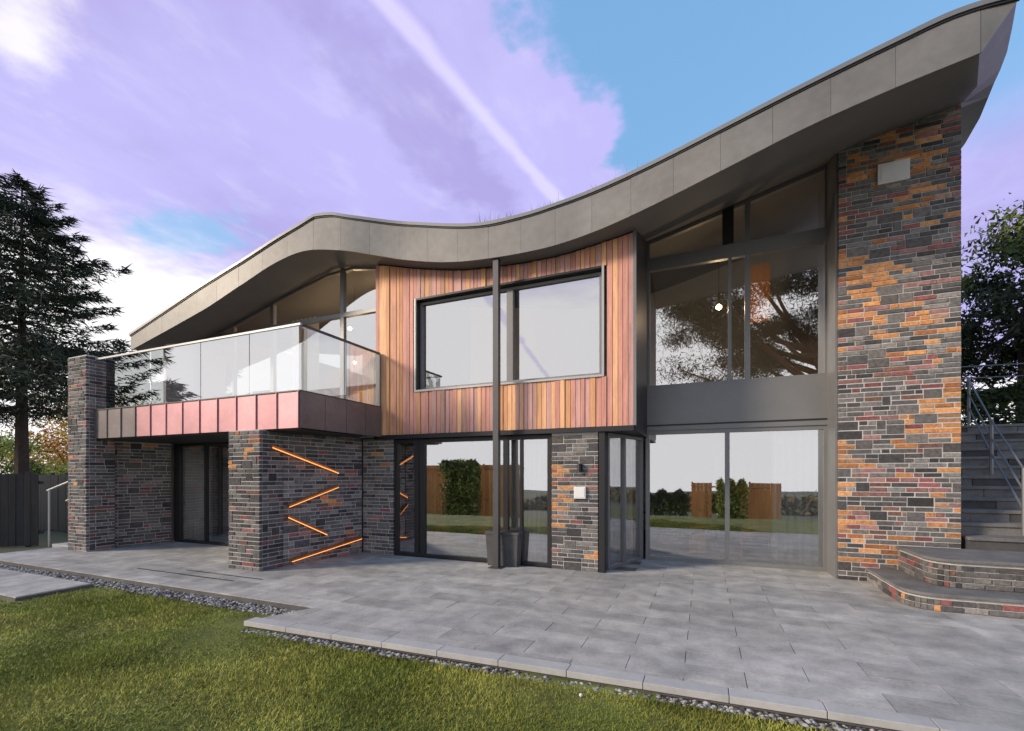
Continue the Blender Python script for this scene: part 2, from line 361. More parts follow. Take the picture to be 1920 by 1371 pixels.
# pebble margins
def pebbles(name, pts, s0, s1, m, label):
    ico = np.array([(0, 0, 1), (.9, 0, .2), (.28, .86, .2), (-.73, .53, .2), (-.73, -.53, .2), (.28, -.86, .2), (0, 0, -.4)], float)
    fc = np.array([(0, 1, 2), (0, 2, 3), (0, 3, 4), (0, 4, 5), (0, 5, 1), (6, 2, 1), (6, 3, 2), (6, 4, 3), (6, 5, 4), (6, 1, 5)])
    n = len(pts); s = (s0 + (s1 - s0) * rng.random(n) ** 2)[:, None, None]; an = rng.random(n) * 6.28
    q = ico[None] * s * (np.array([1, .7, .5]) * (1 + .3 * rng.random((n, 1, 3)))); c, sn = np.cos(an)[:, None], np.sin(an)[:, None]
    X = q[..., 0] * c - q[..., 1] * sn; Y = q[..., 0] * sn + q[..., 1] * c; q = np.stack([X, Y, q[..., 2]], -1) + pts[:, None, :]
    F = (fc[None] + (np.arange(n) * 7)[:, None, None]).reshape(-1, 3)
    link(name, tris(name, q.reshape(-1, 3), F, m, mi=np.repeat(rng.integers(0, len(m), n), 10)), kind='stuff', label=label)
n = 5200; X = rng.uniform(-15.5, -4.45, n); pts = np.stack([X, 3.86 + .26 * rng.random(n), np.full(n, -.07)], 1)
n2 = 1500; X2 = rng.uniform(-4.6, 4, n2); p2 = np.stack([X2, front_edge(X2) - .10 * rng.random(n2), np.full(n2, -.075)], 1)
pebbles('gravel', np.concatenate([pts, p2]), .010, .034, [M['pebble'], M['stone'], M['pave_edge'], M['cube']], 'grey pebble margin between the lawn and the paving')
MB().box(-16, -4.5, 3.84, 4.13, -.2, -.074).build('gravel_bed', M['soil'], kind='structure')
b = MB(); b.hexa([(-4.7, 3.32, -.2), (8, 3.82, -.2), (8, 4.1, -.2), (-4.7, 3.5, -.2)], [(-4.7, 3.32, -.074), (8, 3.82, -.074), (8, 4.1, -.074), (-4.7, 3.5, -.074)]); b.build('edge_bed', M['soil'], kind='structure')
# path coming in from the left
path = MB().box(-16.2, -8.35, 2.98, 3.80, -.2, -.03).build('path', M['concrete'], kind='structure', label='grey slab path leading off to the left')
for i in range(9):
    MB().box(-.436, .436, -.40, .40, -.02, 0).build('paving_slab', M['pave'], path, loc=(-8.8 - i * .88, 3.39, -.012))
# slot drains let into the paving by the middle column
dr = MB(); dr.box(-8.9, -6.5, 4.66, 4.69, -.01, .003); dr.box(-8.0, -6.2, 4.90, 4.93, -.01, .003)
dr.build('slot_drain', M['black'], terrace)

# ------------------------------------------------------------------ the house
house = empty('house', (-4.5, 7.4, 0), 'two-storey modern house with sweeping curved roof, cedar box, glass balcony and brick piers', 'house')
H = lambda name, mb, mats, parent=None, **k: child(name, mb, mats, parent or house, **k)
def interp(x, tab):
    xs = [t[0] for t in tab]; zs = [t[1] for t in tab]
    if x <= xs[0]: s = (zs[1] - zs[0]) / (xs[1] - xs[0]); return zs[0] + s * (x - xs[0])
    if x >= xs[-1]: s = (zs[-1] - zs[-2]) / (xs[-1] - xs[-2]); return zs[-1] + s * (x - xs[-1])
    for i in range(len(xs) - 1):                            # Catmull-Rom
        if xs[i] <= x <= xs[i + 1]:
            t = (x - xs[i]) / (xs[i + 1] - xs[i]); h = xs[i + 1] - xs[i]
            m0 = (zs[i + 1] - zs[max(i - 1, 0)]) / (xs[i + 1] - xs[max(i - 1, 0)]); j = min(i + 2, len(xs) - 1); m1 = (zs[j] - zs[i]) / (xs[j] - xs[i])
            return (2 * t**3 - 3 * t**2 + 1) * zs[i] + (t**3 - 2 * t**2 + t) * h * m0 + (-2 * t**3 + 3 * t**2) * zs[i + 1] + (t**3 - t**2) * h * m1
FOLD = [(-12.4, 4.53), (-9.837, 5.094), (-8.754, 5.487), (-7.873, 5.84), (-7.186, 5.985), (-6.434, 5.90), (-5.73, 5.74), (-5.148, 5.585), (-4.296, 5.40), (-3.554, 5.315), (-2.396, 5.281), (-1.599, 5.355), (-.869, 5.47), (.268, 5.69), (1.216, 5.88), (2.015, 6.0), (2.703, 6.079)]
TOP = [(-12.4, 4.901), (-10.403, 5.44), (-8.809, 5.934), (-7.756, 6.34), (-7.3, 6.505), (-7.03, 6.612), (-6.99, 6.628), (-6.93, 6.633), (-6.575, 6.605), (-6.3, 6.53), (-6.018, 6.46), (-4.86, 6.185), (-3.626, 5.92), (-2.767, 5.89), (-2.215, 5.925), (-1.514, 5.995), (-.869, 6.075), (.268, 6.245), (1.216, 6.395), (2.047, 6.525), (2.485, 6.585), (3.017, 6.56)]
BACK = [(-12.4, 5.2), (-9.39, 5.95), (-7.5, 6.35), (-6.4, 6.22), (-5.0, 5.98), (-3.5, 5.80), (-2.2, 5.80), (-.98, 6.01), (1.95, 6.74), (3.5, 7.10)]
YF = [(-12.4, 6.4), (-9.5, 6.4), (-6.5, 6.75), (-5, 7.0), (-2, 7.02), (-.8, 6.9), (1, 6.6), (2.7, 6.4), (3.2, 6.4)]
KK = [(-12.4, .42), (-9.2, .42), (-7.6, .06), (-6, .05), (-1, .05), (2, .30), (4, .30)]
def lin(x, t):
    if x <= t[0][0]: return t[0][1]
    for (a, b), (c, d) in zip(t, t[1:]):
        if x <= c: return b + (d - b) * (x - a) / (c - a)
    return t[-1][1]
def yf(x): return interp(min(max(x, -12.4), 3.2), YF)
def fold(x): return interp(x, FOLD)
def soffit(x, y):
    f = fold(x); b = interp(x, BACK)
    k = lin(x, KK); y0 = yf(x)
    if y <= 7.4: return f + k * (b - f) * max(0, y - y0) / (7.4 - y0)
    if y <= 8.93: return f + (b - f) * (k + (1 - k) * (y - 7.4) / 1.53)
    return b + .20 * (y - 8.93)
def xin(y): return 2.70 + (y - 6.4) * .40 if y < 7.4 else 3.10 + (y - 7.4) * .26
def outer(y): return (interp(y, [(6.4, 3.0), (7.4, 3.375), (8.6, 3.765), (9.8, 4.14), (11, 4.44), (14, 4.9)]), interp(y, [(6.4, 6.56), (7.4, 6.71), (8.6, 7.087), (9.8, 7.41), (11, 7.71), (14, 8.3)]))
rows = [6.4, 6.9, 7.4, 7.9, 8.4, 8.93, 9.8, 11, 14]
ns = 128; rf = MB()
def ry(s, y):
    x = -12.4 + s * (xin(y) + 12.4); y0 = yf(x); return y0 + (y - 6.4) * (7.4 - y0) if y < 7.4 else y
def rx(s, y): return -12.4 + s * (xin(y) + 12.4)
def rtop(x, y): return interp(x, TOP) + (soffit(x, y) - fold(x))
idx = {}
for j, yv in enumerate(rows):
    for i in range(ns + 1):
        xv = rx(i / ns, yv); ye = ry(i / ns, yv); idx['s', i, j] = len(rf.v); rf.v.append((xv, ye, soffit(xv, ye)))
        idx['t', i, j] = len(rf.v); rf.v.append((xv, ye, rtop(xv, ye)))
    ox, oz = outer(yv); idx['o', j] = len(rf.v); rf.v.append((ox, yv, oz)); 
    idx['p', j] = len(rf.v); rf.v.append((ox, yv, oz + .05))
for j in range(len(rows) - 1):
    for i in range(ns):
        rf.f.append((idx['s', i, j], idx['s', i, j + 1], idx['s', i + 1, j + 1], idx['s', i + 1, j])); rf.m.append(0)
        rf.f.append((idx['t', i, j], idx['t', i + 1, j], idx['t', i + 1, j + 1], idx['t', i, j + 1])); rf.m.append(1)
    rf.f.append((idx['s', ns, j], idx['s', ns, j + 1], idx['o', j + 1], idx['o', j])); rf.m.append(1)
    rf.f.append((idx['o', j], idx['o', j + 1], idx['p', j + 1], idx['p', j])); rf.m.append(1)
    rf.f.append((idx['t', ns, j], idx['p', j], idx['p', j + 1], idx['t', ns, j + 1])); rf.m.append(1)
    rf.f.append((idx['s', 0, j], idx['t', 0, j], idx['t', 0, j + 1], idx['s', 0, j + 1])); rf.m.append(1)
J = len(rows) - 1
for i in range(ns): rf.f.append((idx['s', i, J], idx['t', i, J], idx['t', i + 1, J], idx['s', i + 1, J])); rf.m.append(1)
roof = H('roof', rf, [M['soffit'], M['zinc']])
for p in roof.data.polygons: p.use_smooth = len(p.vertices) == 4 and p.material_index == 0
# fascia panels, each bent to the curve, with an overlapping drip edge
xs = [-12.4]
while xs[-1] < 2.15: xs.append(xs[-1] + .6)
xs[-1] = 2.70
def fstrip(xa, xb, ylo, yhi, flo, fhi, n=8, tip=False):
    b = MB(); P = []
    for i in range(n + 1):
        x = xa + (xb - xa) * i / n; P.append((x, flo(x), fhi(x)))
    for (xa_, l0, h0), (xb_, l1, h1) in zip(P, P[1:]):
        d0, d1 = yf(xa_) - 6.4, yf(xb_) - 6.4
        b.hexa([(xa_, ylo + d0, l0), (xb_, ylo + d1, l1), (xb_, yhi + d1, l1), (xa_, yhi + d0, l0)], [(xa_, ylo + d0, h0), (xb_, ylo + d1, h1), (xb_, yhi + d1, h1), (xa_, yhi + d0, h0)])
    return b
for a_, b_ in zip(xs, xs[1:]):
    off = random.uniform(0, .003)
    H('fascia_panel', fstrip(a_ + .0015, b_ - .0015, 6.375 - off, 6.40, lambda x: fold(x) - .01, lambda x: interp(x, TOP) - .045), M['zinc'], roof)
b = MB(); b.hexa([(2.704, 6.375, fold(2.7) - .01), (3.0, 6.375, 6.52), (3.0, 6.375, 6.56), (2.704, 6.375, interp(2.7, TOP) - .045)],
                 [(2.704, 6.4, fold(2.7) - .01), (3.0, 6.4, 6.52), (3.0, 6.4, 6.56), (2.704, 6.4, interp(2.7, TOP) - .045)]); H('fascia_panel', b, M['zinc'], roof)
b = fstrip(-12.42, 3.02, 6.345, 6.42, lambda x: interp(x, TOP) - .035, lambda x: interp(x, TOP) + .02, 150)
H('drip_edge', b, M['alu'], roof)
b = fstrip(-12.42, 3.0, 6.360, 6.374, lambda x: interp(x, TOP) - .06, lambda x: interp(x, TOP) - .036, 150)
H('shadow_gap', b, M['black'], roof)

# ---- masonry
mesh_cache = {}
def brick_mesh(l, mi, v, h=.058):
    key = (round(l, 3), mi, v, h)
    if key not in mesh_cache:
        r = random.Random(int(l * 1000) * 131 + mi * 17 + v + int(h * 1000) * 7); j = lambda s: r.uniform(-s, s) * 1.5
        b = MB(); c = .004; hl = l / 2
        bot = [(-hl, .09, 0), (hl, .09, 0), (hl, .09, h), (-hl, .09, h)]; mid = [(-hl, c, 0), (hl, c, j(.001)), (hl, c, h + j(.001)), (-hl, c, h)]
        fr = [(-hl + c + j(.002), j(.001), c + j(.0015)), (hl - c + j(.002), j(.001), c + j(.0015)), (hl - c + j(.002), j(.001), h - c + j(.0015)), (-hl + c + j(.002), j(.001), h - c + j(.0015))]
        b.v = bot + mid + fr; b.f = [(8, 9, 10, 11)] + [(4 + i, 4 + (i + 1) % 4, 8 + (i + 1) % 4, 8 + i) for i in range(4)] + [(i, (i + 1) % 4, 4 + (i + 1) % 4, 4 + i) for i in range(4)]; b.m = [0] * 9
        mesh_cache[key] = b.mesh('brick', [M['brick%d' % mi]])
    return mesh_cache[key]
BM = ['brick%d' % i for i in range(len(BC))]
def pick(px_, pz_, warm):
    n = math.sin(px_ * 2.6 + 1.7 * math.sin(pz_ * 1.3)) * math.sin(pz_ * 1.9 + px_ * 1.1) + random.gauss(0, .5)
    w_ = warm + (.38 * (1 - pz_ / 3.6) if warm > .5 else 0)
    if n > 1.15 - w_: return random.choice([3, 3, 4, 13, 13, 10, 3])
    if random.random() < .09 + .14 * max(0, w_): return random.choice([5, 6, 5, 12, 6])
    return random.choice([0, 8, 1, 9, 2, 7, 0, 11, 9, 1])
def lay(p, q, z0, z1, limit=None, warm=.35):
    """bricks on the plan line p->q whose outer face looks to the right-hand side of p->q; returns (s, length, z, mat, height)"""
    L_ = math.hypot(q[0] - p[0], q[1] - p[1]); out = []; z = z0; k = 0; blocked = []
    while z + .060 < z1 + .03:
        s = 0; first = True; nxt = []
        last = z + .131 >= z1 + .03
        while s < L_ - .03:
            hit = [b for b in blocked if b[0] - .005 <= s < b[1]]
            if hit: s = hit[0][1] + .011; continue
            l = random.choice([.205, .205, .160, .100, .30, .25])
            if first and k % 2: l = .100
            first = False
            if L_ - s - l < .06: l = L_ - s
            ahead = [b[0] for b in blocked if b[0] > s]
            if ahead and s + l > min(ahead) - .06: l = min(ahead) - .011 - s
            if l < .02: s = s + max(l, 0) + .011; continue
            tall = (not last) and (not limit or z < 5.6) and .09 < l < .33 and random.random() < .07
            ok = True
            if limit:
                for e in (s, s + l):
                    x = p[0] + (q[0] - p[0]) * e / L_; y = p[1] + (q[1] - p[1]) * e / L_
                    if z > limit(x, y) + .02: ok = False
            if ok: out.append((s, l - .002, z, pick(p[0] + s + p[1], z, warm) if not tall else random.choice([0, 8, 7, 1, 9]), .129 if tall else .058))
            if tall: nxt.append((s, s + l))
            s += l + .011
        z += .071; k += 1; blocked = nxt
    return out
def stuff_bricks(mb, p, q, lst):
    L_ = math.hypot(q[0] - p[0], q[1] - p[1]); ux, uy = (q[0] - p[0]) / L_, (q[1] - p[1]) / L_; nx, ny = uy, -ux
    for s, l, z, mi, hh in lst:
        o = random.uniform(-.001, .009); c = .005
        P = lambda s_, d, z_: (p[0] + ux * s_ + nx * d, p[1] + uy * s_ + ny * d, z_)
        A = [P(s, -.05, z), P(s + l, -.05, z), P(s + l, -.05, z + hh), P(s, -.05, z + hh)]
        B = [P(s, o - .002, z), P(s + l, o - .002, z), P(s + l, o - .002, z + hh), P(s, o - .002, z + hh)]
        r3 = lambda: random.uniform(.003, .0065)
        C = [P(s + r3(), o + .003, z + r3()), P(s + l - r3(), o + .003, z + r3()), P(s + l - r3(), o + .003, z + hh - r3()), P(s + r3(), o + .003, z + hh - r3())]
        b = len(mb.v); mb.v += A + B + C
        fs = [(8, 9, 10, 11)] + [(4 + i, 4 + (i + 1) % 4, 8 + (i + 1) % 4, 8 + i) for i in range(4)] + [(i, (i + 1) % 4, 4 + (i + 1) % 4, 4 + i) for i in range(4)]
        mb.f += [tuple(b + t for t in f) for f in fs]; mb.m += [mi] * 9
def masonry(name, p, q, thick, z0, z1, faces, limit=None, label=None, warm=.35, parent=None, indiv=0, root=None):
    """solid of plan line p->q (outer face to its right), thickness to the left; faces: which sides carry bricks"""
    L_ = math.hypot(q[0] - p[0], q[1] - p[1]); ux, uy = (q[0] - p[0]) / L_, (q[1] - p[1]) / L_; bx_, by_ = -uy, ux
    p2 = (p[0] + bx_ * thick, p[1] + by_ * thick); q2 = (q[0] + bx_ * thick, q[1] + by_ * thick); e = .004
    core = MB(); inn = lambda a, sx, sy: (a[0] + ux * sx + bx_ * sy, a[1] + uy * sx + by_ * sy)
    pl = [inn(p, e, e), inn(q, -e, e), inn(q2, -e, -e), inn(p2, e, -e)]
    zt = [min(z1, limit(*a) + .02) if limit else z1 for a in pl]
    core.hexa([(a[0], a[1], z0 - .05) for a in pl], [(a[0], a[1], t) for a, t in zip(pl, zt)])
    wall = H(name, core, M['mortar'], root, label=label)
    mb = MB(); segs = {'f': (p, q), 'r': (inn(q, 0, .055), q2), 'b': (q2, p2), 'l': (p2, inn(p, 0, .055))}
    for fkey in faces:
        a, c = segs[fkey]; lst = lay(a, c, z0, z1, limit, warm)
        if fkey == 'f' and indiv:
            lst.sort(key=lambda t: abs(t[2] - 1.3)); mine, lst = lst[:indiv], lst[indiv:]
            base = house.location
            for s, l, z, mi, hh in mine:
                x = a[0] + ux * (s + l / 2); y = a[1] + uy * (s + l / 2)
                o = link('brick', brick_mesh(l, mi, random.randrange(3), hh), wall, loc=(x - base[0], y - base[1] - random.uniform(-.002, .008), z - base[2]))
                o.rotation_euler[2] = math.atan2(uy, ux)
        stuff_bricks(mb, a, c, lst)
    H('bricks', mb, [M[k_] for k_ in BM], wall, kind='stuff')
    return wall
masonry('brick_pillar', (1.894, 8.36), (3.335, 8.36), .9, 0, 7.2, 'fr', limit=soffit, label='tall grey and orange brick pillar at the right-hand end', warm=.70, indiv=298)
masonry('brick_column', (-7.50, 5.30), (-6.75, 5.30), .45, 0, 2.345, 'frl', label='square brick column under the middle of the balcony', warm=-.1)
masonry('brick_column', (-12.45, 5.25), (-11.76, 5.25), .5, -.05, 4.08, 'frl', label='tall brick column at the far end of the balcony', warm=-.35)
masonry('brick_pier', (-2.40, 7.43), (-1.60, 7.43), .45, 0, 2.30, 'f', label='brick pier between the sliding doors under the cedar box', warm=.30)
masonry('brick_wall', (-6.48, 7.46), (-5.72, 7.46), .3, 0, 2.33, 'f', label='short brick wall left of the garden doors', warm=-.35)
masonry('brick_wall', (-6.76, 5.76), (-6.50, 7.45), .2, 0, 2.345, 'f', label='brick side wall carrying the copper zigzag', warm=-.6)
masonry('brick_wall', (-11.90, 5.76), (-11.72, 6.86), .25, -.03, 2.33, 'f', label='shaded brick wall beneath the far end of the balcony', warm=-.6)

# ---- floors, walls, interior shell
s_ = MB(); s_.box(-6.12, -1.05, 7.46, 13.9, 2.36, 2.88); s_.box(-1.02, 1.95, 9.02, 13.9, 2.55, 3.10); s_.box(-11.98, -6.14, 7.40, 13.9, 2.36, 2.88)
H('upper_floor', s_, M['plaster'])
b = MB(); b.box(-6.1, -1.1, 7.6, 13.8, 2.885, 2.90); b.box(-12, -6.2, 7.72, 13.8, 2.885, 2.90); b.box(-1.0, 1.9, 9.1, 13.8, 3.105, 3.12); H('oak_floor', b, M['floorwood'])
H('ground_floor', MB().box(-12, 3.3, 7.52, 13.9, -.3, -.002), M['floorwood'])
b = MB(); b.box(-12.1, 3.6, 13.9, 14.0, -.1, 7.6)
b.box(-12.1, -12.0, 6.9, 13.9, -.1, 5.4); b.box(3.0, 3.3, 9.3, 13.9, -.1, 7.0); b.box(-6.2, -6.12, 8.12, 11.5, 2.9, 6.3); b.box(-6.3, -6.2, 7.8, 11.8, 0, 2.35)
H('inner_wall', b, M['plaster'])
H('panelled_wall', MB().box(-11.9, -9.6, 10.4, 10.5, 2.905, 4.7).box(.9, 1.35, 11.5, 11.6, 5.0, 6.3).box(-5.9, -4.2, 12.2, 12.3, 0, 2.2).box(.2, 1.1, 12.4, 12.5, 0, 2.1), M['warmwall'])
# slab edge between the two right-hand glazed walls
b = MB(); b.box(-1.005, 1.89, 8.90, 9.02, 2.53, 3.215); H('slab_edge', b, M['alu'])
b = MB(); b.box(-1.005, 1.89, 8.885, 8.898, 2.505, 2.528); H('drip_trim', b, M['black'])

# ---- cedar box
BX0, BX1, BY = -6.11, -1.03, 7.40
WX0, WX1, WZ0, WZ1 = -5.13, -1.53, 3.23, 4.96
b = MB(); P = lambda x: soffit(x, 7.45) - .012
n = 24
for i in range(n):                                          # carcass behind the boards, left open for the window
    xa = BX0 + .02 + (BX1 - BX0 - .04) * i / n; xb = BX0 + .02 + (BX1 - BX0 - .04) * (i + 1) / n
    if xb < WX0 or xa > WX1: b.hexa([(xa, 7.43, 2.38), (xb, 7.43, 2.38), (xb, 7.5, 2.38), (xa, 7.5, 2.38)], [(xa, 7.43, P(xa)), (xb, 7.43, P(xb)), (xb, 7.5, P(xb)), (xa, 7.5, P(xa))])
    else:
        b.hexa([(xa, 7.43, 2.38), (xb, 7.43, 2.38), (xb, 7.5, 2.38), (xa, 7.5, 2.38)], [(xa, 7.43, WZ0 - .03), (xb, 7.43, WZ0 - .03), (xb, 7.5, WZ0 - .03), (xa, 7.5, WZ0 - .03)])
        b.hexa([(xa, 7.43, WZ1 + .03), (xb, 7.43, WZ1 + .03), (xb, 7.5, WZ1 + .03), (xa, 7.5, WZ1 + .03)], [(xa, 7.43, P(xa)), (xb, 7.43, P(xb)), (xb, 7.5, P(xb)), (xa, 7.5, P(xa))])
clad = H('timber_cladding', b, M['black'])
x = BX0; bi = 0
while x < BX1 - .03:
    wv = random.choice([.075, .085, .085, .095]); x2 = min(x + wv, BX1)
    if BX1 - x2 < .05: x2 = BX1
    xc = (x + x2) / 2
    inwin = x2 > WX0 - .02 and x < WX1 + .02
    segs = [(2.385, None)] if not inwin else [(2.385, WZ0 - .035), (WZ1 + .035, None)]
    for za, zb in segs:
        mm = M['cedar%d' % random.choice([0, 0, 1, 1, 3, 3, 4, 4, 3, 4, 5] if xc > -5.3 else [0, 0, 1, 1, 0, 2, 3])]
        yo = 7.405 - random.choice([0, .004, .012, .020])
        ta = zb if zb else soffit(x + .004, 7.42) - .03; tb = zb if zb else soffit(x2 - .004, 7.42) - .03
        if ta < za + .02: continue
        g = MB(); g.hexa([(x + .004, yo, za), (x2 - .004, yo, za), (x2 - .004, 7.428, za), (x + .004, 7.428, za)], [(x + .004, yo, ta), (x2 - .004, yo, tb), (x2 - .004, 7.428, tb), (x + .004, 7.428, ta)])
        H('cladding_board', g, mm, clad)
    x = x2
b = MB(); b.box(BX0 - .01, BX1 + .01, 7.36, 7.47, 2.30, 2.38); H('base_trim', b, M['black'], clad)
b = MB(); b.hexa([(-1.03, 7.375, 2.38), (-.985, 7.375, 2.38), (-.985, 7.40, 2.38), (-1.03, 7.40, 2.38)], [(-1.03, 7.375, P(-1.03)), (-.985, 7.375, P(-.985)), (-.985, 7.40, P(-.985)), (-1.03, 7.40, P(-1.03))])
H('corner_trim', b, M['alu'], clad)
b = MB(); zz_ = lambda y: soffit(-1.0, y) - .005
b.hexa([(-1.03, 7.402, 2.30), (-.99, 7.402, 2.30), (-.99, 8.90, 2.30), (-1.03, 8.90, 2.30)], [(-1.03, 7.402, zz_(7.4)), (-.99, 7.402, zz_(7.4)), (-.99, 8.90, zz_(8.9)), (-1.03, 8.90, zz_(8.9))])
H('box_side', b, M['black'], clad)
H('box_underside', MB().box(BX0, -1.03, 7.471, 9.0, 2.31, 2.355), M['black'], clad)
b = MB(); b.box(BX0, BX0 + .03, 7.51, 8.6, 2.38, 5.86); H('box_side', b, M['black'], clad)

# ---- windows
def opening(name, p, q, z0, z1, posts=(), rails=(), fw=.055, dep=.09, m='alu', glass='glass', label=None, ztop=None, sill=True):
    L_ = math.hypot(q[0] - p[0], q[1] - p[1]); U = ((q[0] - p[0]) / L_, (q[1] - p[1]) / L_)
    at = lambda s: (p[0] + U[0] * s, p[1] + U[1] * s)
    zt = ztop or (lambda x, y: z1)
    f = MB()
    def post(s0, s1, za, zb=None, e=0):
        a, c = at(s0), at(s1)
        dx, dy = -U[1], U[0]
        pts = [a, c, (c[0] + dx * (dep + e), c[1] + dy * (dep + e)), (a[0] + dx * (dep + e), a[1] + dy * (dep + e))]
        pts[0] = (a[0] - dx * e, a[1] - dy * e); pts[1] = (c[0] - dx * e, c[1] - dy * e)
        tops = [zb if zb is not None else zt(*a), zb if zb is not None else zt(*c)]
        f.hexa([(x, y, za) for x, y in pts], [(pts[0][0], pts[0][1], tops[0]), (pts[1][0], pts[1][1], tops[1]), (pts[2][0], pts[2][1], tops[1]), (pts[3][0], pts[3][1], tops[0])])
    post(0, fw, z0); post(L_ - fw, L_, z0)
    for s, w_ in posts: post(s - w_ / 2, s + w_ / 2, z0 + fw, None, -.002)
    post(fw, L_ - fw, z0, z0 + fw, -.001)
    a, c = at(fw), at(L_ - fw); n_ = 8
    for i in range(n_):                                    # head follows the top line
        sa = fw + (L_ - 2 * fw) * i / n_; sb = fw + (L_ - 2 * fw) * (i + 1) / n_; a, c = at(sa), at(sb); dx, dy = -U[1] * (dep - .001), U[0] * (dep - .001)
        f.hexa([(a[0], a[1], zt(*a) - fw), (c[0], c[1], zt(*c) - fw), (c[0] + dx, c[1] + dy, zt(*c) - fw), (a[0] + dx, a[1] + dy, zt(*a) - fw)],
               [(a[0], a[1], zt(*a)), (c[0], c[1], zt(*c)), (c[0] + dx, c[1] + dy, zt(*c)), (a[0] + dx, a[1] + dy, zt(*a))])
    for z, h_ in rails: post(fw, L_ - fw, z - h_ / 2, z + h_ / 2, .002)
    win = H(name, f, M[m], label=label)
    ed = [0] + [s for s, _ in posts] + [L_]; hw = [fw] + [w_ / 2 for _, w_ in posts] + [fw]
    zs = [z0] + [z for z, _ in rails]; zh = [fw] + [h_ / 2 for _, h_ in rails]
    for i in range(len(ed) - 1):
        for j in range(len(zs)):
            s0, s1 = ed[i] + hw[i] - .005, ed[i + 1] - hw[i + 1] + .005; za = zs[j] + zh[j] - .005
            a, c = at(s0), at(s1); d0 = dep * .5; dx, dy = -U[1] * d0, U[0] * d0
            if j + 1 < len(zs): ta = tb = zs[j + 1] - zh[j + 1] + .005
            else: ta = zt(*a) - fw + .005; tb = zt(*c) - fw + .005
            if min(ta, tb) < za + .02: continue
            g = MB(); g.poly([(a[0] + dx, a[1] + dy, za), (c[0] + dx, c[1] + dy, za), (c[0] + dx, c[1] + dy, tb), (a[0] + dx, a[1] + dy, ta)])
            pn = H('pane', g, M[glass], win)
            sm = pn.modifiers.new('thickness', 'SOLIDIFY'); sm.thickness = .008; sm.use_rim = False
            # a single reflecting sheet plus its back face
            pn.modifiers.remove(sm)
    return win
# window of the cedar box, set back inside a pale surround
opening('window', (WX0 + .02, 7.50), (WX1 - .02, 7.50), WZ0 + .01, WZ1 - .01, posts=[(1.90, .12)], fw=.045, m='alu', label='wide window set into the cedar box')
b = MB(); e = .035
for (x0, x1, z0, z1) in ((WX0 - e, WX0, WZ0 - e, WZ1 + e), (WX1, WX1 + e, WZ0 - e, WZ1 + e), (WX0, WX1, WZ0 - e, WZ0)): b.box(x0, x1, 7.372, 7.5, z0, z1)
H('window_surround', b, M['alu_light'])
b = MB(); b.box(WX0, WX1, 7.372, 7.56, WZ1, WZ1 + e); b.box(WX0 + .001, WX0 + .018, 7.38, 7.56, WZ0, WZ1 - .001); H('window_reveal', b, M['black'])
# upper glazing over the balcony
opening('balcony_window', (-11.9, 7.6), (-6.14, 7.6), 2.94, 6.1, posts=[(1.3, .05), (2.62, .10), (4.72, .10)], rails=[(5.03, .09)], ztop=lambda x, y: soffit(x, y) - .01, m='alu', label='upper glazing behind the balcony with sloping head')
# upper right-hand glazing
opening('upper_window', (-1.0, 8.93), (1.89, 8.93), 3.22, 6.5, posts=[(1.42, .055), (1.70, .085)], rails=[(5.56, .24)], ztop=lambda x, y: soffit(x, y) - .02, m='alu', label='tall upper window under the rising roof')
b = MB(); b.hexa([(.30, 8.90, 5.69), (.48, 8.90, 5.69), (.48, 8.93, 5.69), (.30, 8.93, 5.69)], [(.30, 8.90, soffit(.3, 8.9) - .02), (.48, 8.90, soffit(.48, 8.9) - .02), (.48, 8.93, soffit(.48, 8.9) - .02), (.30, 8.93, soffit(.3, 8.9) - .02)]); H('head_panel', b, M['black'])
# lower right-hand glazing and its return
opening('sliding_door', (-1.02, 8.93), (1.89, 8.93), 0, 2.42, posts=[(1.40, .075)], fw=.07, m='alu', label='pair of large sliding glass doors beside the tall brick pillar')
opening('side_window', (-1.47, 7.62), (-1.06, 8.90), 0, 2.30, posts=[(.62, .05)], fw=.05, m='alu', label='narrow glazed return beside the sliding doors')
H('door_head', MB().box(-1.0, 1.89, 8.90, 8.99, 2.42, 2.503), M['alu'])
H('black_post', MB().box(-1.585, -1.49, 7.40, 7.50, 0, 2.298), M['black'])
# metal lining on the side of the tall pillar
b = MB(); b.hexa([(1.862, 8.40, 0), (1.892, 8.40, 0), (1.892, 9.02, 0), (1.862, 9.02, 0)], [(1.862, 8.40, soffit(1.86, 8.4) - .01), (1.892, 8.40, soffit(1.89, 8.4) - .01), (1.892, 9.02, soffit(1.89, 9.0) - .01), (1.862, 9.02, soffit(1.86, 9) - .01)])
H('pillar_lining', b, M['alu'])
# lower middle doors
opening('garden_door', (-5.70, 7.47), (-2.42, 7.47), 0, 2.29, posts=[(.52, .10), (.66, .09), (2.42, .09), (2.72, .045)], fw=.07, m='black', label='black-framed sliding garden doors under the cedar box')
# door under the balcony
opening('recess_door', (-11.70, 6.90), (-7.0, 6.90), 0, 2.33, posts=[(.12, .16), (1.12, .05), (2.5, .06)], fw=.06, m='black', label='black-framed door under the balcony')
b = MB(); b.box(-7.0, -6.72, 6.92, 7.6, 0, 2.34); H('inner_pier', b, M['black'])

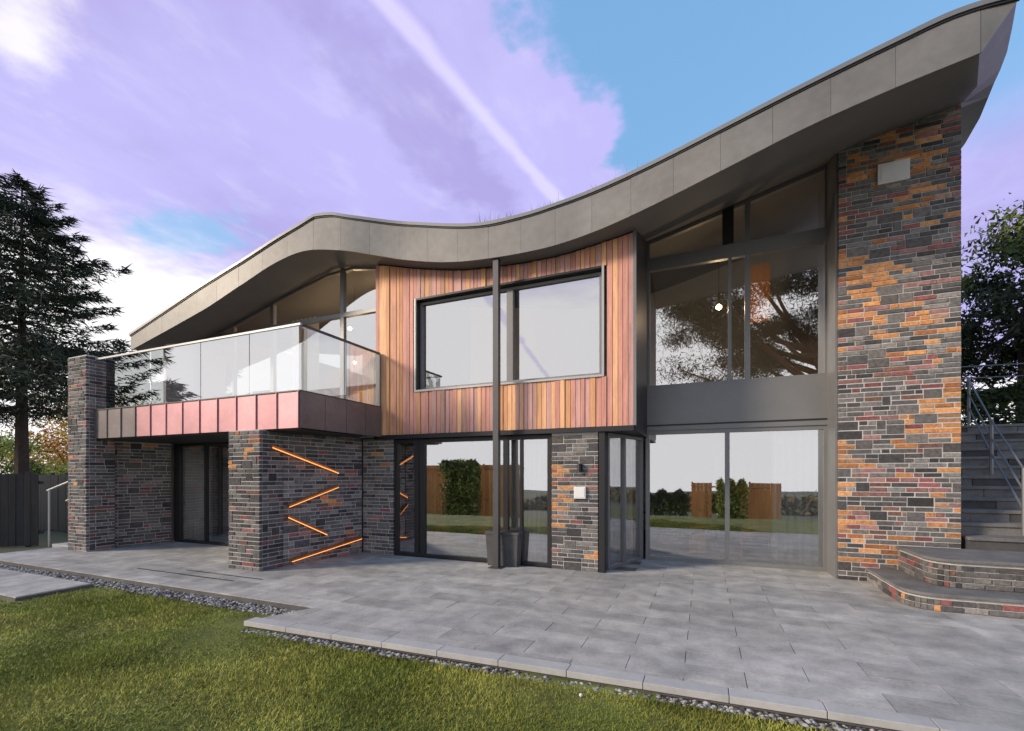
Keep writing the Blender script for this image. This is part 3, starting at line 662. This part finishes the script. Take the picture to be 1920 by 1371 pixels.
# ---- balcony
bal = H('balcony', MB().box(-11.98, -5.97, 5.42, 7.37, 2.37, 2.92), M['copper_painted_tone'], label='projecting balcony with glass balustrade')
H('balcony_soffit', MB().box(-11.95, -6.0, 5.44, 6.88, 2.33, 2.368), M['black'], bal)
xs = [-11.76]
while xs[-1] < -6.1: xs.append(xs[-1] + .4825)
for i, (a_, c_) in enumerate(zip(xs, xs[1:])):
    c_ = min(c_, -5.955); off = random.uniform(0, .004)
    m_ = M['copper_painted_tone'] if i < 3 else M['copper']  # left-hand panels greyed to stand in for mirrored sky
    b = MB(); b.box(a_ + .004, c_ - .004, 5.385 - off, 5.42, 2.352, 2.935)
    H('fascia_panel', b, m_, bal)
    H('standing_seam', MB().box(c_ - .007, c_ + .007, 5.362, 5.384, 2.352, 2.935), m_, bal)
ys = [5.385, 5.9, 6.4, 6.9, 7.368]
for a_, c_ in zip(ys, ys[1:]):
    H('fascia_panel', MB().box(-5.97, -5.935, a_ + .004, c_ - .004, 2.352, 2.935), M['copper_painted_tone'], bal)  # shade of the return side is painted as a darker copper
H('coping', MB().box(-11.76, -5.93, 5.365, 5.46, 2.937, 2.955).box(-6.02, -5.93, 5.461, 7.368, 2.937, 2.955), M['steel'], bal)
H('deck', MB().box(-11.95, -6.03, 5.47, 7.59, 2.921, 2.935), M['pave'], bal)
gx_ = [-11.74, -9.9, -8.42, -7.15, -6.0]
for a_, c_ in zip(gx_, gx_[1:]):
    g = MB(); g.poly([(a_ + .008, 5.42, 2.958), (c_ - .008, 5.42, 2.958), (c_ - .008, 5.42, 4.0), (a_ + .008, 5.42, 4.0)])
    H('glass_panel', g, M['glass_b'], bal)
for a_, c_ in ((5.44, 6.4), (6.4, 7.34)):
    g = MB(); g.poly([(-5.985, a_ + .008, 2.958), (-5.985, c_ - .008, 2.958), (-5.985, c_ - .008, 4.0), (-5.985, a_ + .008, 4.0)])
    H('glass_panel', g, M['glass_b'], bal)
H('handrail', MB().box(-11.76, -5.96, 5.40, 5.44, 4.0, 4.035), M['alu_light'], bal)
H('handrail', MB().box(-6.005, -5.965, 5.44, 7.37, 4.0, 4.035), M['steel'], bal)
H('end_post', MB().box(-6.01, -5.93, 7.30, 7.365, 2.957, 3.998), M['alu'], bal)
b = MB(); b.box(-4.955, -4.935, 7.2, 7.22, 0, 0)
# steel post and the copper zigzag
H('steel_post', MB().box(-3.335, -3.235, 7.06, 7.16, .0, soffit(-3.28, 7.1) + .01).box(-3.40, -3.17, 7.0, 7.22, .004, .014), M['steel'])
def wallpt(y, z, d=.02):
    t = (y - 5.76) / 1.69; return (-6.76 + .26 * t + d, y, z)
zig = [((5.50, 2.06), (6.80, 1.63)), ((6.80, 1.36), (5.80, 1.04)), ((5.78, .86), (6.55, .47)), ((7.35, .30), (5.85, .08))]
for (y0, z0), (y1, z1) in zig:
    b = MB(); p0, p1 = wallpt(y0, z0), wallpt(y1, z1)
    b.hexa([p0, p1, (p1[0] + .09, p1[1], p1[2]), (p0[0] + .09, p0[1], p0[2])], [(p[0], p[1], p[2] + .035) for p in (p0, p1, (p1[0] + .09, p1[1], p1[2]), (p0[0] + .09, p0[1], p0[2]))])
    s = H('copper_strip', b, M['copper_lit'])
    b = MB(); q = lambda p: (p[0] + .078, p[1], p[2] - .013)
    a_, c_ = q(p0), q(p1); b.hexa([a_, c_, (c_[0] + .006, c_[1], c_[2]), (a_[0] + .006, a_[1], a_[2])], [(p[0], p[1], p[2] + .012) for p in (a_, c_, (c_[0] + .006, c_[1], c_[2]), (a_[0] + .006, a_[1], a_[2]))])
    H('led_strip', b, M['led'], s)

# ------------------------------------------------------------------ things on and in the house
def wall_box(x, y, z, sx_, sz_, m, label, name, cat):
    r = empty(name, (x, y, z), label, cat)
    child('body', MB().box(x - sx_ / 2, x + sx_ / 2, y - .03, y, z - sz_ / 2, z + sz_ / 2), m, r, bevel=.006)
    child('face_plate', MB().box(x - sx_ * .40, x + sx_ * .40, y - .036, y - .031, z - sz_ * .38, z + sz_ * .38), M['white'], r)
    return r
wall_box(2.56, 8.345, 6.04, .38, .30, M['white'], 'pale square vent plate high on the tall brick pillar', 'vent_plate', 'plate')
wall_box(-1.90, 7.415, 1.30, .20, .20, M['white'], 'small pale square box on the brick pier under the cedar box', 'wall_socket', 'socket')
r = empty('wall_lamp', (-1.90, 7.42, 1.70), 'small black wall lamp on the brick pier above the pale box', 'lamp')
child('backplate', MB().box(-1.94, -1.86, 7.40, 7.42, 1.66, 1.78), M['black'], r)
child('shade', MB().bar((-1.90, 7.36, 1.64), (-1.90, 7.36, 1.78), .04, .03, sides=12), M['black'], r)
child('arm', MB().box(-1.91, -1.89, 7.361, 7.40, 1.70, 1.72), M['black'], r)
# dark stone cube at the steel post
r = empty('planter', (-3.15, 7.05, 0), 'dark grey stone cube planter at the foot of the steel post', 'planter')
b = MB(); x0, x1, y0, y1 = -3.56, -2.94, 7.23, 7.44
b.hexa([(x0 + .03, y0 + .02, .0), (x1 - .03, y0 + .02, .0), (x1 - .03, y1, .0), (x0 + .03, y1, .0)], [(x0, y0, .55), (x1, y0, .55), (x1, y1, .55), (x0, y1, .55)]); child('body', b, M['cube'], r, bevel=.01)
child('rim', MB().box(x0 - .012, x1 + .012, y0 - .012, y1, .551, .60), M['cube'], r, bevel=.006)
child('soil', MB().box(x0 + .05, x1 - .05, y0 + .05, y1 - .05, .601, .612), M['soil'], r)

def curtain(p, q, z0, z1, label, waves=9, amp=.045, m='curtain', group=None):
    n = waves * 8; L_ = math.hypot(q[0] - p[0], q[1] - p[1]); ux, uy = (q[0] - p[0]) / L_, (q[1] - p[1]) / L_
    V = []; F = []; rz = 6; ph = random.random() * 6
    for j in range(rz + 1):
        for i in range(n + 1):
            t = i / n; s = t * L_; fl = .75 + .25 * (1 - j / rz)
            o = amp * fl * (math.sin(t * waves * 6.28 + ph) + .35 * math.sin(t * waves * 2.7 * 6.28 + j * .25)); V.append((ux * s - uy * o, uy * s + ux * o, (z1 - z0) * j / rz))
    for j in range(rz):
        for i in range(n): a = j * (n + 1) + i; F.append((a, a + 1, a + n + 2, a + n + 1))
    me = tris('curtain', V, F, [M[m]], smooth=True); o = link('curtain', me, label=label, cat='curtain', group=group, loc=(p[0], p[1], z0))
    so_ = o.modifiers.new('cloth', 'SOLIDIFY'); so_.thickness = .006; return o
curtain((-3.22, 7.60), (-2.47, 7.60), .02, 2.26, 'grey gathered curtain inside the garden doors left of the brick pier', 8)
curtain((-1.52, 8.1), (-1.25, 8.7), .02, 2.26, 'pale curtain gathered inside the narrow side window by the black post', 4, .035)
curtain((1.08, 9.06), (1.84, 9.06), .02, 2.38, 'white curtain drawn back at the right end of the sliding doors', 6)
curtain((-11.45, 7.04), (-10.6, 7.04), .02, 2.25, 'pale curtain half drawn inside the door beneath the balcony', 5, .06)
curtain((-8.9, 7.85), (-8.1, 7.85), 2.95, 5.2, 'white curtain upstairs behind the balcony glass', 6)
# pendant lamps
def pendant(x, y, z, top, label, m='bulb', rad=.05, e=5):
    r = empty('pendant_lamp', (x, y, z), label, 'lamp')
    child('cord', MB().bar((x, y, z + rad), (x, y, top), .006), M['black'], r)
    b = MB(); k = 8
    ring = [[(x + rad * s * math.cos(6.283 * i / k), y + rad * s * math.sin(6.283 * i / k), z + rad * h) for i in range(k)] for s, h in ((.45, -.85), (.95, -.35), (.95, .35), (.4, .9))]
    for a_, c_ in zip(ring, ring[1:]): b.hexa(a_, c_)
    child('bulb', b, M[m], r)
    ld = bpy.data.lights.new('bulb_light', 'POINT'); ld.energy = e; ld.color = (1, .68, .38); ld.shadow_soft_size = rad
    lo = bpy.data.objects.new('bulb_light', ld); COL.objects.link(lo); lo.parent = r; lo.location = (0, 0, -rad * 1.6)
pendant(-8.6, 9.4, 5.45, 6.3, 'glowing pendant lamp upstairs high behind the balcony window', e=34)
pendant(-7.25, 9.2, 5.95, 6.5, 'small lit pendant nearest the cedar box upstairs', e=20, rad=.04)
pendant(-7.9, 8.8, 4.35, 6.2, 'low hanging lit pendant above the balcony seating', e=20, rad=.04)
pendant(.28, 10.3, 5.05, 6.2, 'lit pendant lamp behind the tall upper window', e=34, rad=.06)
# seating upstairs and in the garden rooms
def chair(x, y, z, m, label, s=1):
    r = empty('armchair', (x, y, z), label, 'chair')
    child('seat', MB().box(x - .35 * s, x + .35 * s, y - .35, y + .3, z + .22, z + .42), m, r, bevel=.04)
    child('backrest', MB().box(x - .35 * s, x + .35 * s, y + .305, y + .42, z + .22, z + .85), m, r, bevel=.04)
    for sx_ in (-1, 1):
        for sy_ in (-1, 1): child('leg', MB().bar((x + sx_ * .3 * s, y + sy_ * .28, z), (x + sx_ * .3 * s, y + sy_ * .28, z + .219), .018, .024), M['steel'], r)
chair(-8.0, 8.9, 2.9, M['yellow'], 'yellow armchair upstairs behind the balcony glass')
chair(-9.6, 8.2, 0, M['cushion'], 'brown leather armchair inside the door beneath the balcony')
def cabinet(x0, x1, y0, z1, label, lift=.0, m='warmwall'):
    r = empty('timber_cabinet', ((x0 + x1) / 2, y0 + .2, 0), label, 'cabinet'); zb = max(lift, .04)
    child('carcass', MB().box(x0, x1, y0, y0 + .42, zb, z1), M[m], r, bevel=.008)
    n = max(1, round((x1 - x0) / .34)); w_ = (x1 - x0) / n
    for i in range(n):
        d_ = child('door', MB().box(x0 + i * w_ + .01, x0 + (i + 1) * w_ - .01, y0 - .02, y0 - .001, zb + .02, z1 - .03), M[m], r)
    if lift:
        for xx in (x0 + .04, x1 - .04):
            for yy in (y0 + .04, y0 + .38): child('leg', MB().box(xx - .02, xx + .02, yy - .02, yy + .02, 0, zb - .001), M[m], r)
cabinet(.62, 1.22, 9.75, 1.34, 'orange timber cabinet on legs behind the right sliding door', .42)
cabinet(-.28, .04, 9.75, 1.36, 'narrow orange timber cabinet behind the left sliding door')
cabinet(-4.50, -3.86, 8.8, 1.70, 'wide orange timber cabinet behind the garden doors')
cabinet(-5.62, -5.22, 8.8, 1.66, 'slim orange timber cabinet at the left end of the garden doors')
def pot_plant(x, y, h, w_, label):
    r = empty('pot_plant', (x, y, 0), label, 'plant')
    k = 12; ring = lambda rad, z: [(x + rad * math.cos(6.283 * i / k), y + rad * math.sin(6.283 * i / k), z) for i in range(k)]
    b = MB(); b.hexa(ring(.15, 0), ring(.20, .36)); child('pot', b, M['cube'], r)
    n = 1500; C = rng.normal(size=(n, 3)) * np.array([w_ * .42, w_ * .3, h * .20]) + np.array([0, 0, h * .62]); C = C[(C[:, 2] > .4) & (C[:, 2] < h)]
    V, F = leaf_tris(C, np.full(len(C), .11), None, .5); link('foliage', tris('foliage', V, F, [M['plantleaf']]), r)
    tm = MB()
    for i in range(5): tm.bar((0, 0, .34), (rng.normal(0, .12), rng.normal(0, .1), h * .8), .012, .004, sides=5)
    tm.build('stem', M['bark'], r)
pot_plant(-4.86, 8.5, 1.75, .48, 'tall green pot plant between the orange cabinets behind the garden doors')
pot_plant(.36, 9.8, 1.3, .42, 'green pot plant between the two orange cabinets behind the sliding doors')
pot_plant(-.62, 9.8, 1.0, .5, 'low bushy green pot plant at the left end of the sliding doors')

# ------------------------------------------------------------------ right-hand side: brick steps, stone stairs, railings
st = empty('garden_steps', (3.2, 7.5, 0), 'low curved brick-faced steps with grey stone tops beside the tall pillar', 'steps')
def tier(y0, x0, z0, z1, rad, xr=9.0):
    pts = []
    for i in range(9):
        a = math.pi * 1.0 + (math.pi / 2) * i / 8; pts.append((x0 + rad + rad * math.cos(a), y0 + rad + rad * math.sin(a)))
    return [(x0, 8.34)] + pts + [(xr, y0)]
def build_tier(y0, x0, z0, z1, rad, top=.04):
    pl = tier(y0, x0, z0, z1, rad); full = pl + [(9.0, 8.34)]
    cx_, cy_ = 6, 8.34
    ins = [(a + .012 * (1 if a < 8.9 else 0), c + .012 * (1 if c < 8.3 else 0)) for a, c in full]
    b = MB(); b.hexa([(a, c, z0 - .05) for a, c in ins], [(a, c, z1 - top) for a, c in ins]); core = child('step_core', b, M['mortar'], st)
    mb = MB()
    for p, q in zip(pl, pl[1:]):
        lst = lay(p, q, z0 + .004, z1 - top - .05, None, .1); stuff_bricks(mb, p, q, lst)
    child('bricks', mb, [M[k_] for k_ in BM], st, kind='stuff')
    n_ = len(full); xx = 0
    out = [(a - .03 * (1 if a < 8.9 else 0), c - .03 * (1 if c < 8.3 else 0)) for a, c in full]
    b = MB(); b.hexa([(a, c, z1 - top + .001) for a, c in out], [(a, c, z1) for a, c in out]); child('stone_top', b, M['stone'], st, bevel=.008)
build_tier(6.85, 2.25, 0, .21, .30)
build_tier(7.25, 2.62, .21, .56, .28)
sr = empty('stone_stairs', (4, 9, .5), 'broad grey stone stairs climbing behind the tall brick pillar', 'stairs')
for i in range(12):
    z = .56 + .17 * i; y0 = 8.36 + .34 * i
    x_ = 3.40
    child('tread', MB().box(x_, 9.5, y0 - .03, y0 + .40, z + .12, z + .17), M['stone'], sr, bevel=.008)
    for k_ in range(8):
        child('riser_stone', MB().box(x_ + k_ * .76, x_ + k_ * .76 + .75, y0, y0 + .34, z - .06, z + .118), M['cube'] if (i + k_) % 3 == 0 else M['stone'], sr)
child('base', MB().box(3.42, 9.4, 8.75, 12.4, -.1, .49), M['cube'], sr)
MB().box(3.45, 40, 12.6, 60, -.1, 2.6).build('bank', M['soil'], kind='structure', label='raised bank at the top of the stone stairs')
def railing(pts, hs, m, label, r_=.022):
    p = pts[0]; rt = empty('stair_railing', p, label, 'railing')
    for h in hs:
        b = MB()
        for a_, c_ in zip(pts, pts[1:]): b.bar((a_[0], a_[1], a_[2] + h), (c_[0], c_[1], c_[2] + h), r_)
        child('rail', b, m, rt)
    for a_ in pts: child('post', MB().bar(a_, (a_[0], a_[1], a_[2] + max(hs) + .02), .026), m, rt)
railing([(4.1, 8.6, .75), (4.5, 10.3, 1.6), (4.9, 12.0, 2.6)], (.35, .62, .92), M['wire'], 'sloping galvanised handrail beside the stone stairs', .014)
railing([(5.0, 12.7, 2.6), (7.0, 12.9, 2.6), (10.0, 13.0, 2.6)], (.55, .80, 1.05, 1.30), M['wire'], 'level wire railing along the bank above the stairs', .012)

# ------------------------------------------------------------------ vegetation
def tree_obj(name, loc, label, trunk_mb, bark, V, F, mats, mi=None, group=None, cat='tree'):
    r = empty(name, loc, label, cat, group)
    if trunk_mb.v: trunk_mb.build('trunk', bark, r)
    link('crown', tris('crown', V, F, mats, mi), r); return r
def conifer(loc, h, rad, label, m, layers=34, z0=.6, droop=.25, dens=1.0, group=None, trunk=True, seed=1, name='conifer_tree', per=9, nsz=.16):
    rn = random.Random(seed); tm = MB(); tm.bar((0, 0, -.3), (0, 0, h * .97), h * .02, .02, sides=8); C = []; D = []
    for k in range(layers):
        t = k / (layers - 1); z = z0 + (h - z0) * t ** .92; L_ = rad * (1 - t) ** .75 * rn.uniform(.75, 1.12) + .15
        for j in range(per):
            az = rn.uniform(0, 6.283); l = L_ * rn.uniform(.6, 1.15); dz = -droop * l + rn.uniform(-.15, .15)
            up = .18 * l
            q0 = np.array([0, 0, z]); q1 = np.array([math.cos(az) * l * .6, math.sin(az) * l * .6, z + dz * .75]); q2 = np.array([math.cos(az) * l, math.sin(az) * l, z + dz + up])
            tm.bar(q0, q1, .012 + .012 * l, .012, sides=4); tm.bar(q1, q2, .012, .004, sides=4)
            n = int((18 + 60 * l) * dens); s = rng.random(n) ** .7
            P = np.where((s < .6)[:, None], q0 + (q1 - q0) * (s / .6)[:, None], q1 + (q2 - q1) * ((s - .6) / .4)[:, None])
            side = np.array([-math.sin(az), math.cos(az), 0]); wv = (1 - s) * .42 * l + .08
            P = P + side * (rng.uniform(-1, 1, n) * wv)[:, None] + np.array([0, 0, -1]) * (rng.random(n) * .22)[:, None]
            C.append(P); out = np.array([math.cos(az), math.sin(az), -.25]); D.append(np.repeat(out[None], n, 0) + side * rng.uniform(-.8, .8, n)[:, None])
    C = np.concatenate(C); D = np.concatenate(D); V, F = leaf_tris(C, np.full(len(C), nsz), D, .16)
    return tree_obj(name, loc, label, tm, M['bark'], V, F, [m], group=group)
conifer((-23.6, 8.6, -.1), 12.8, 5.4, 'tall dark conifer with drooping branches left of the house', M['needle'], 24, 4.2, .08, 1.25, seed=3, per=7, nsz=.30)
conifer((-31, -4.4, -1.0), 12.5, 6.5, 'broad dark conifer in the garden behind the viewer, seen mirrored in the balcony glass', M['needle'], 30, 2.2, .12, 1.0, seed=5, nsz=.5)
def broad(name, loc, h, crown_r, label, mats, n_clumps, leaves, lsz, bark='bark', z_lo=.35, seed=2, flat=.7, group=None, asp=.5, limbs=9, cat='tree', clump=.5, spread=1.0, lean=0):
    rn = random.Random(seed); tm = MB(); tm.bar((0, 0, -.4), (.1 * h * .1, 0, h * .6), h * .028, h * .016, sides=8); C = []; MI = []
    for k in range(n_clumps):
        while True:
            p = np.array([rn.uniform(-1, 1), rn.uniform(-1, 1), rn.uniform(-1, 1)])
            if np.dot(p, p) < 1 and np.dot(p, p) > .12: break
        c = np.array([lean + p[0] * crown_r * spread, p[1] * crown_r, h * (z_lo + 1) / 2 + p[2] * h * (1 - z_lo) / 2])
        if k < limbs * 2: 
            st_ = np.array([.01 * h, 0, h * rn.uniform(z_lo * .8, .6)]); mid = st_ * .45 + c * .55 + np.array([0, 0, -.04 * h]); tm.bar(st_, mid, .012 * h, .007 * h, sides=5); tm.bar(mid, c, .007 * h, .002 * h, sides=5)
        cr = crown_r * clump * rn.uniform(.45, 1.0); q = rng.normal(size=(leaves, 3)) * .5; q[:, 2] *= flat; C.append(c + q * cr); MI.append(np.full(leaves, rn.randrange(len(mats))))
    C = np.concatenate(C); V, F = leaf_tris(C, np.full(len(C), lsz), None, asp)
    return tree_obj(name, loc, label, tm, M[bark], V, F, [M[m] for m in mats], np.concatenate(MI), group, cat)
# pine standing in the garden behind the viewer (the one mirrored in the upper window)
broad('pine_tree', (7.2, -16.0, -2.4), 19.0, 6.8, 'large open-crowned pine behind the viewer, mirrored in the tall upper window', ['pine', 'needle'], 62, 900, .34, 'pinebark', .50, 11, .45, asp=.16, clump=.33, lean=-3.4)
# right-hand background
broad('garden_tree', (7.3, 15.4, 2.5), 5.3, 2.1, 'dense dark rounded tree right beside the tall brick pillar', ['needle', 'needle', 'leaf'], 54, 420, .13, seed=8, z_lo=.12, clump=.38)
broad('garden_tree', (12.2, 17.0, 2.5), 8.2, 3.2, 'thinly leaved tree on the bank at the right-hand edge', ['leaf', 'needle', 'needle'], 34, 60, .17, seed=9, z_lo=.30, clump=.32)
broad('shrub', (10.0, 14.6, 2.4), 3.4, 2.4, 'dense dark shrub on the bank behind the wire railing', ['needle', 'leaf', 'needle'], 30, 320, .12, seed=14, z_lo=.02, cat='shrub')
b = MB()
def hedge(name, x0, x1, y0, y1, z0, z1, n, sz, mats, label, cat='hedge', group=None):
    P = rng.random((n, 3)); f = rng.integers(0, 3, n)
    P[f == 0, 1] = rng.random((f == 0).sum()) * .15; P[f == 1, 2] = 1 - rng.random((f == 1).sum()) * .1
    P[:, 2] += .06 * np.sin(P[:, 0] * 17) * P[:, 2]; C = np.array([x0, y0, z0]) + P * np.array([x1 - x0, y1 - y0, z1 - z0])
    lc = np.array([(x0 + x1) / 2, (y0 + y1) / 2, z0]); V, F = leaf_tris(C - lc, np.full(n, sz), None, .5)
    r = empty(name, tuple(lc), label, cat, group); link('foliage', tris('foliage', V, F, [M[m] for m in mats], rng.integers(0, len(mats), n)), r)
    tm = MB()
    for k in range(max(3, int((x1 - x0) / .6))): xx = x0 + (k + .5) * (x1 - x0) / max(3, int((x1 - x0) / .6)); tm.bar((xx - lc[0], 0, -.1), (xx - lc[0] + .1, 0, (z1 - z0) * .7), .03, .01, sides=5)
    tm.build('stems', M['bark'], r)
hedge('ivy', 3.5, 10.5, 12.45, 12.95, .8, 3.5, 30000, .11, ['needle', 'leaf', 'needle'], 'dark ivy covering the bank behind the stone stairs', 'ivy')
# left background
broad('autumn_tree', (-38, 17, -1), 8.2, 5.5, 'orange autumn tree low behind the dark fence', ['autumn', 'autumn', 'lime'], 42, 420, .20, seed=21, z_lo=.12, clump=.4)
broad('autumn_tree', (-34, 10.5, -1), 5.6, 3.6, 'yellow-green autumn bush at the left edge behind the dark fence', ['lime', 'autumn', 'leaf'], 36, 380, .16, seed=22, z_lo=.1, clump=.4)
broad('shrub', (-24.5, 12.5, -.5), 2.9, 1.6, 'green shrub beside the tall brick column', ['leaf', 'lime', 'leaf'], 26, 300, .10, seed=23, z_lo=.05, cat='shrub')
broad('garden_tree', (-60, 34, -1), 8, 8, 'distant dark tree beyond the fence', ['leaf', 'needle', 'autumn'], 40, 320, .4, seed=24, z_lo=.1, clump=.4)
# sedum tufts on the roof edge
def tufts(x, y, z, n, h, label):
    r = empty('roof_plant', (x, y, z), label, 'plant'); P = rng.normal(size=(n, 3)) * np.array([.16, .06, 0]); top = np.stack([rng.normal(0, .06, n), rng.normal(0, .06, n), h * (.4 + .6 * rng.random(n))], 1)
    sd2 = np.array([.004, 0, 0]); V = np.concatenate([P - sd2, P + sd2, P + top]); F = np.stack([np.arange(n), np.arange(n) + n, np.arange(n) + 2 * n], 1); link('stems', tris('stems', V, F, [M['leaf']]), r)
for x, h_, n_, lb in ((-3.55, .34, 30, 'thin dry grass tuft on the roof at the lowest dip'), (-3.05, .22, 36, 'short grass tuft on the roof just right of the dip'), (-2.35, .26, 34, 'grass tuft on the roof above the cedar box window'), (-1.6, .20, 40, 'low grass tuft on the rising part of the roof'), (-.95, .30, 22, 'sparse tall grass stalks on the roof above the box corner')):
    tufts(x, 7.15, rtop(x, 7.15) - .01, n_, h_, lb)

# ------------------------------------------------------------------ fences
def fence(p, q, z0, z1, bw, m, label, name='timber_fence', posts=2.0):
    L_ = math.hypot(q[0] - p[0], q[1] - p[1]); ux, uy = (q[0] - p[0]) / L_, (q[1] - p[1]) / L_; an = math.atan2(uy, ux)
    r = empty(name, (p[0], p[1], z0), label, 'fence'); r.rotation_euler[2] = an
    me = MB().box(.004, bw - .004, -.012, .012, .03, z1 - z0).mesh('board', [m]); k = 0
    while (k + 1) * bw <= L_: 
        o = link('board', me, r, loc=(k * bw, random.uniform(-.004, .004), random.uniform(-.008, .004))); k += 1
    for z in (.3, z1 - z0 - .25): MB().box(0, L_, .014, .055, z, z + .08).build('rail', m, r)
    s = 0
    while s <= L_: MB().box(s - .045, s + .045, .057, .145, 0, z1 - z0 + .05).build('post', m, r); s += posts
    return r
fence((-16.2, 4.15), (-14.4, 5.6), -.1, 1.62, .14, M['fence_dark'], 'dark stained board fence left of the tall brick column')
fence((-19.0, 7.2), (-14.6, 7.2), -.1, 1.6, .14, M['black'], 'near-black boards added to darken the opening between the dark fence and the tall brick column', 'opening_backing', .8)  # added black boards stand in for the dark of the opening
r = empty('garden_shed', (-17.5, 9.6, -.1), 'low grey-roofed shed behind the dark fence', 'shed')
child('wall', MB().box(-20, -14.2, 9.0, 11.0, -.1, 1.65), M['fence_dark'], r)
b = MB(); b.hexa([(-20.3, 8.6, 1.66), (-13.9, 8.6, 1.66), (-13.9, 11.3, 1.95), (-20.3, 11.3, 1.95)], [(-20.3, 8.6, 1.72), (-13.9, 8.6, 1.72), (-13.9, 11.3, 2.01), (-20.3, 11.3, 2.01)]); child('roof', b, M['zinc'], r)
r = empty('side_handrail', (-14.2, 6.6, 0), 'pale sloping handrail between the dark fence and the tall column', 'railing')
child('rail', MB().bar((-14.3, 5.65, 1.22), (-12.5, 6.2, 1.92), .022), M['alu_light'], r)
child('rail', MB().bar((-13.85, 5.8, .98), (-12.5, 6.2, 1.5), .018), M['alu_light'], r)
child('post', MB().bar((-14.25, 5.66, -.1), (-14.25, 5.66, 1.24), .022), M['alu_light'], r)
child('post', MB().bar((-12.55, 6.18, -.1), (-12.55, 6.18, 1.9), .022), M['alu_light'], r)
r = empty('stone_step', (-13.0, 5.6, -.08), 'small pale stone steps at the foot of the tall column', 'step')
child('lower_step', MB().box(-13.6, -12.47, 5.45, 5.95, -.1, .03), M['pave_edge'], r, bevel=.006)
child('upper_step', MB().box(-12.95, -12.47, 5.6, 5.95, .031, .22), M['pave_edge'], r, bevel=.006)
# the garden behind the viewer that the glass mirrors
fence((-17.5, -7.5), (-9.2, -8.6), -2.2, 2.15, .30, M['fence_orange'], 'tall orange timber fence behind the viewer, mirrored in the garden doors')
hedge('hedge', -12.6, -10.7, -6.2, -5.2, -2.0, 2.1, 14000, .15, ['leaf', 'lime', 'leaf'], 'clipped green hedge before the orange fence behind the viewer')
fence((-.6, -9.3), (.6, -9.3), -2.3, 1.15, .2, M['fence_orange'], 'narrow orange timber screen behind the viewer, mirrored in the sliding doors')
fence((2.2, -9.3), (3.7, -9.3), -2.3, 1.15, .25, M['fence_orange'], 'wide orange timber screen behind the viewer, mirrored by the right door')
hedge('hedge', .7, 2.1, -9.8, -8.8, -2.3, 1.1, 9000, .16, ['leaf', 'lime', 'lime'], 'low green hedge between two orange screens behind the viewer')
hedge('hedge', -3.4, -.9, -10, -9, -2.4, .55, 6000, .16, ['leaf', 'needle'], 'lower dark hedge left of the narrow orange screen behind the viewer')
# distant woods across the valley, mirrored low in the glass
n = 26000; X = rng.uniform(-170, 170, n); base_y = -95 + 14 * np.sin(X / 31); hh_ = 3.4 + 1.6 * np.sin(X / 9.0) * np.sin(X / 3.7) + 1.2 * np.sin(X / 23)
C = np.stack([X, base_y + rng.normal(0, 4, n), gz(X, base_y) + hh_ * rng.random(n) ** .8], 1); V, F = leaf_tris(C, np.full(n, 1.1), None, .7)
link('woods', tris('woods', V, F, [M['leaf'], M['needle'], M['autumn']], rng.choice([0, 0, 1, 1, 2], n)), kind='stuff', label='distant belt of woods across the valley behind the viewer')
# small white pebble on the lawn
r = empty('golf_ball', (-.85, 3.38, -.055), 'small round white ball on the lawn beside the paving edge', 'ball')
bpy.data.objects.remove(r)
b = MB(); k = 10; rings = [[(.014 * math.cos(t) * math.cos(6.283 * i / k), .014 * math.cos(t) * math.sin(6.283 * i / k), .014 * math.sin(t)) for i in range(k)] for t in (-1.45, -1, -.5, 0, .5, 1, 1.45)]
for a_, c_ in zip(rings, rings[1:]): b.hexa(a_, c_)
o = b.build('ball', M['white'], label='small round white ball on the lawn beside the paving edge', cat='ball', loc=(-.85, 3.34, -.05))
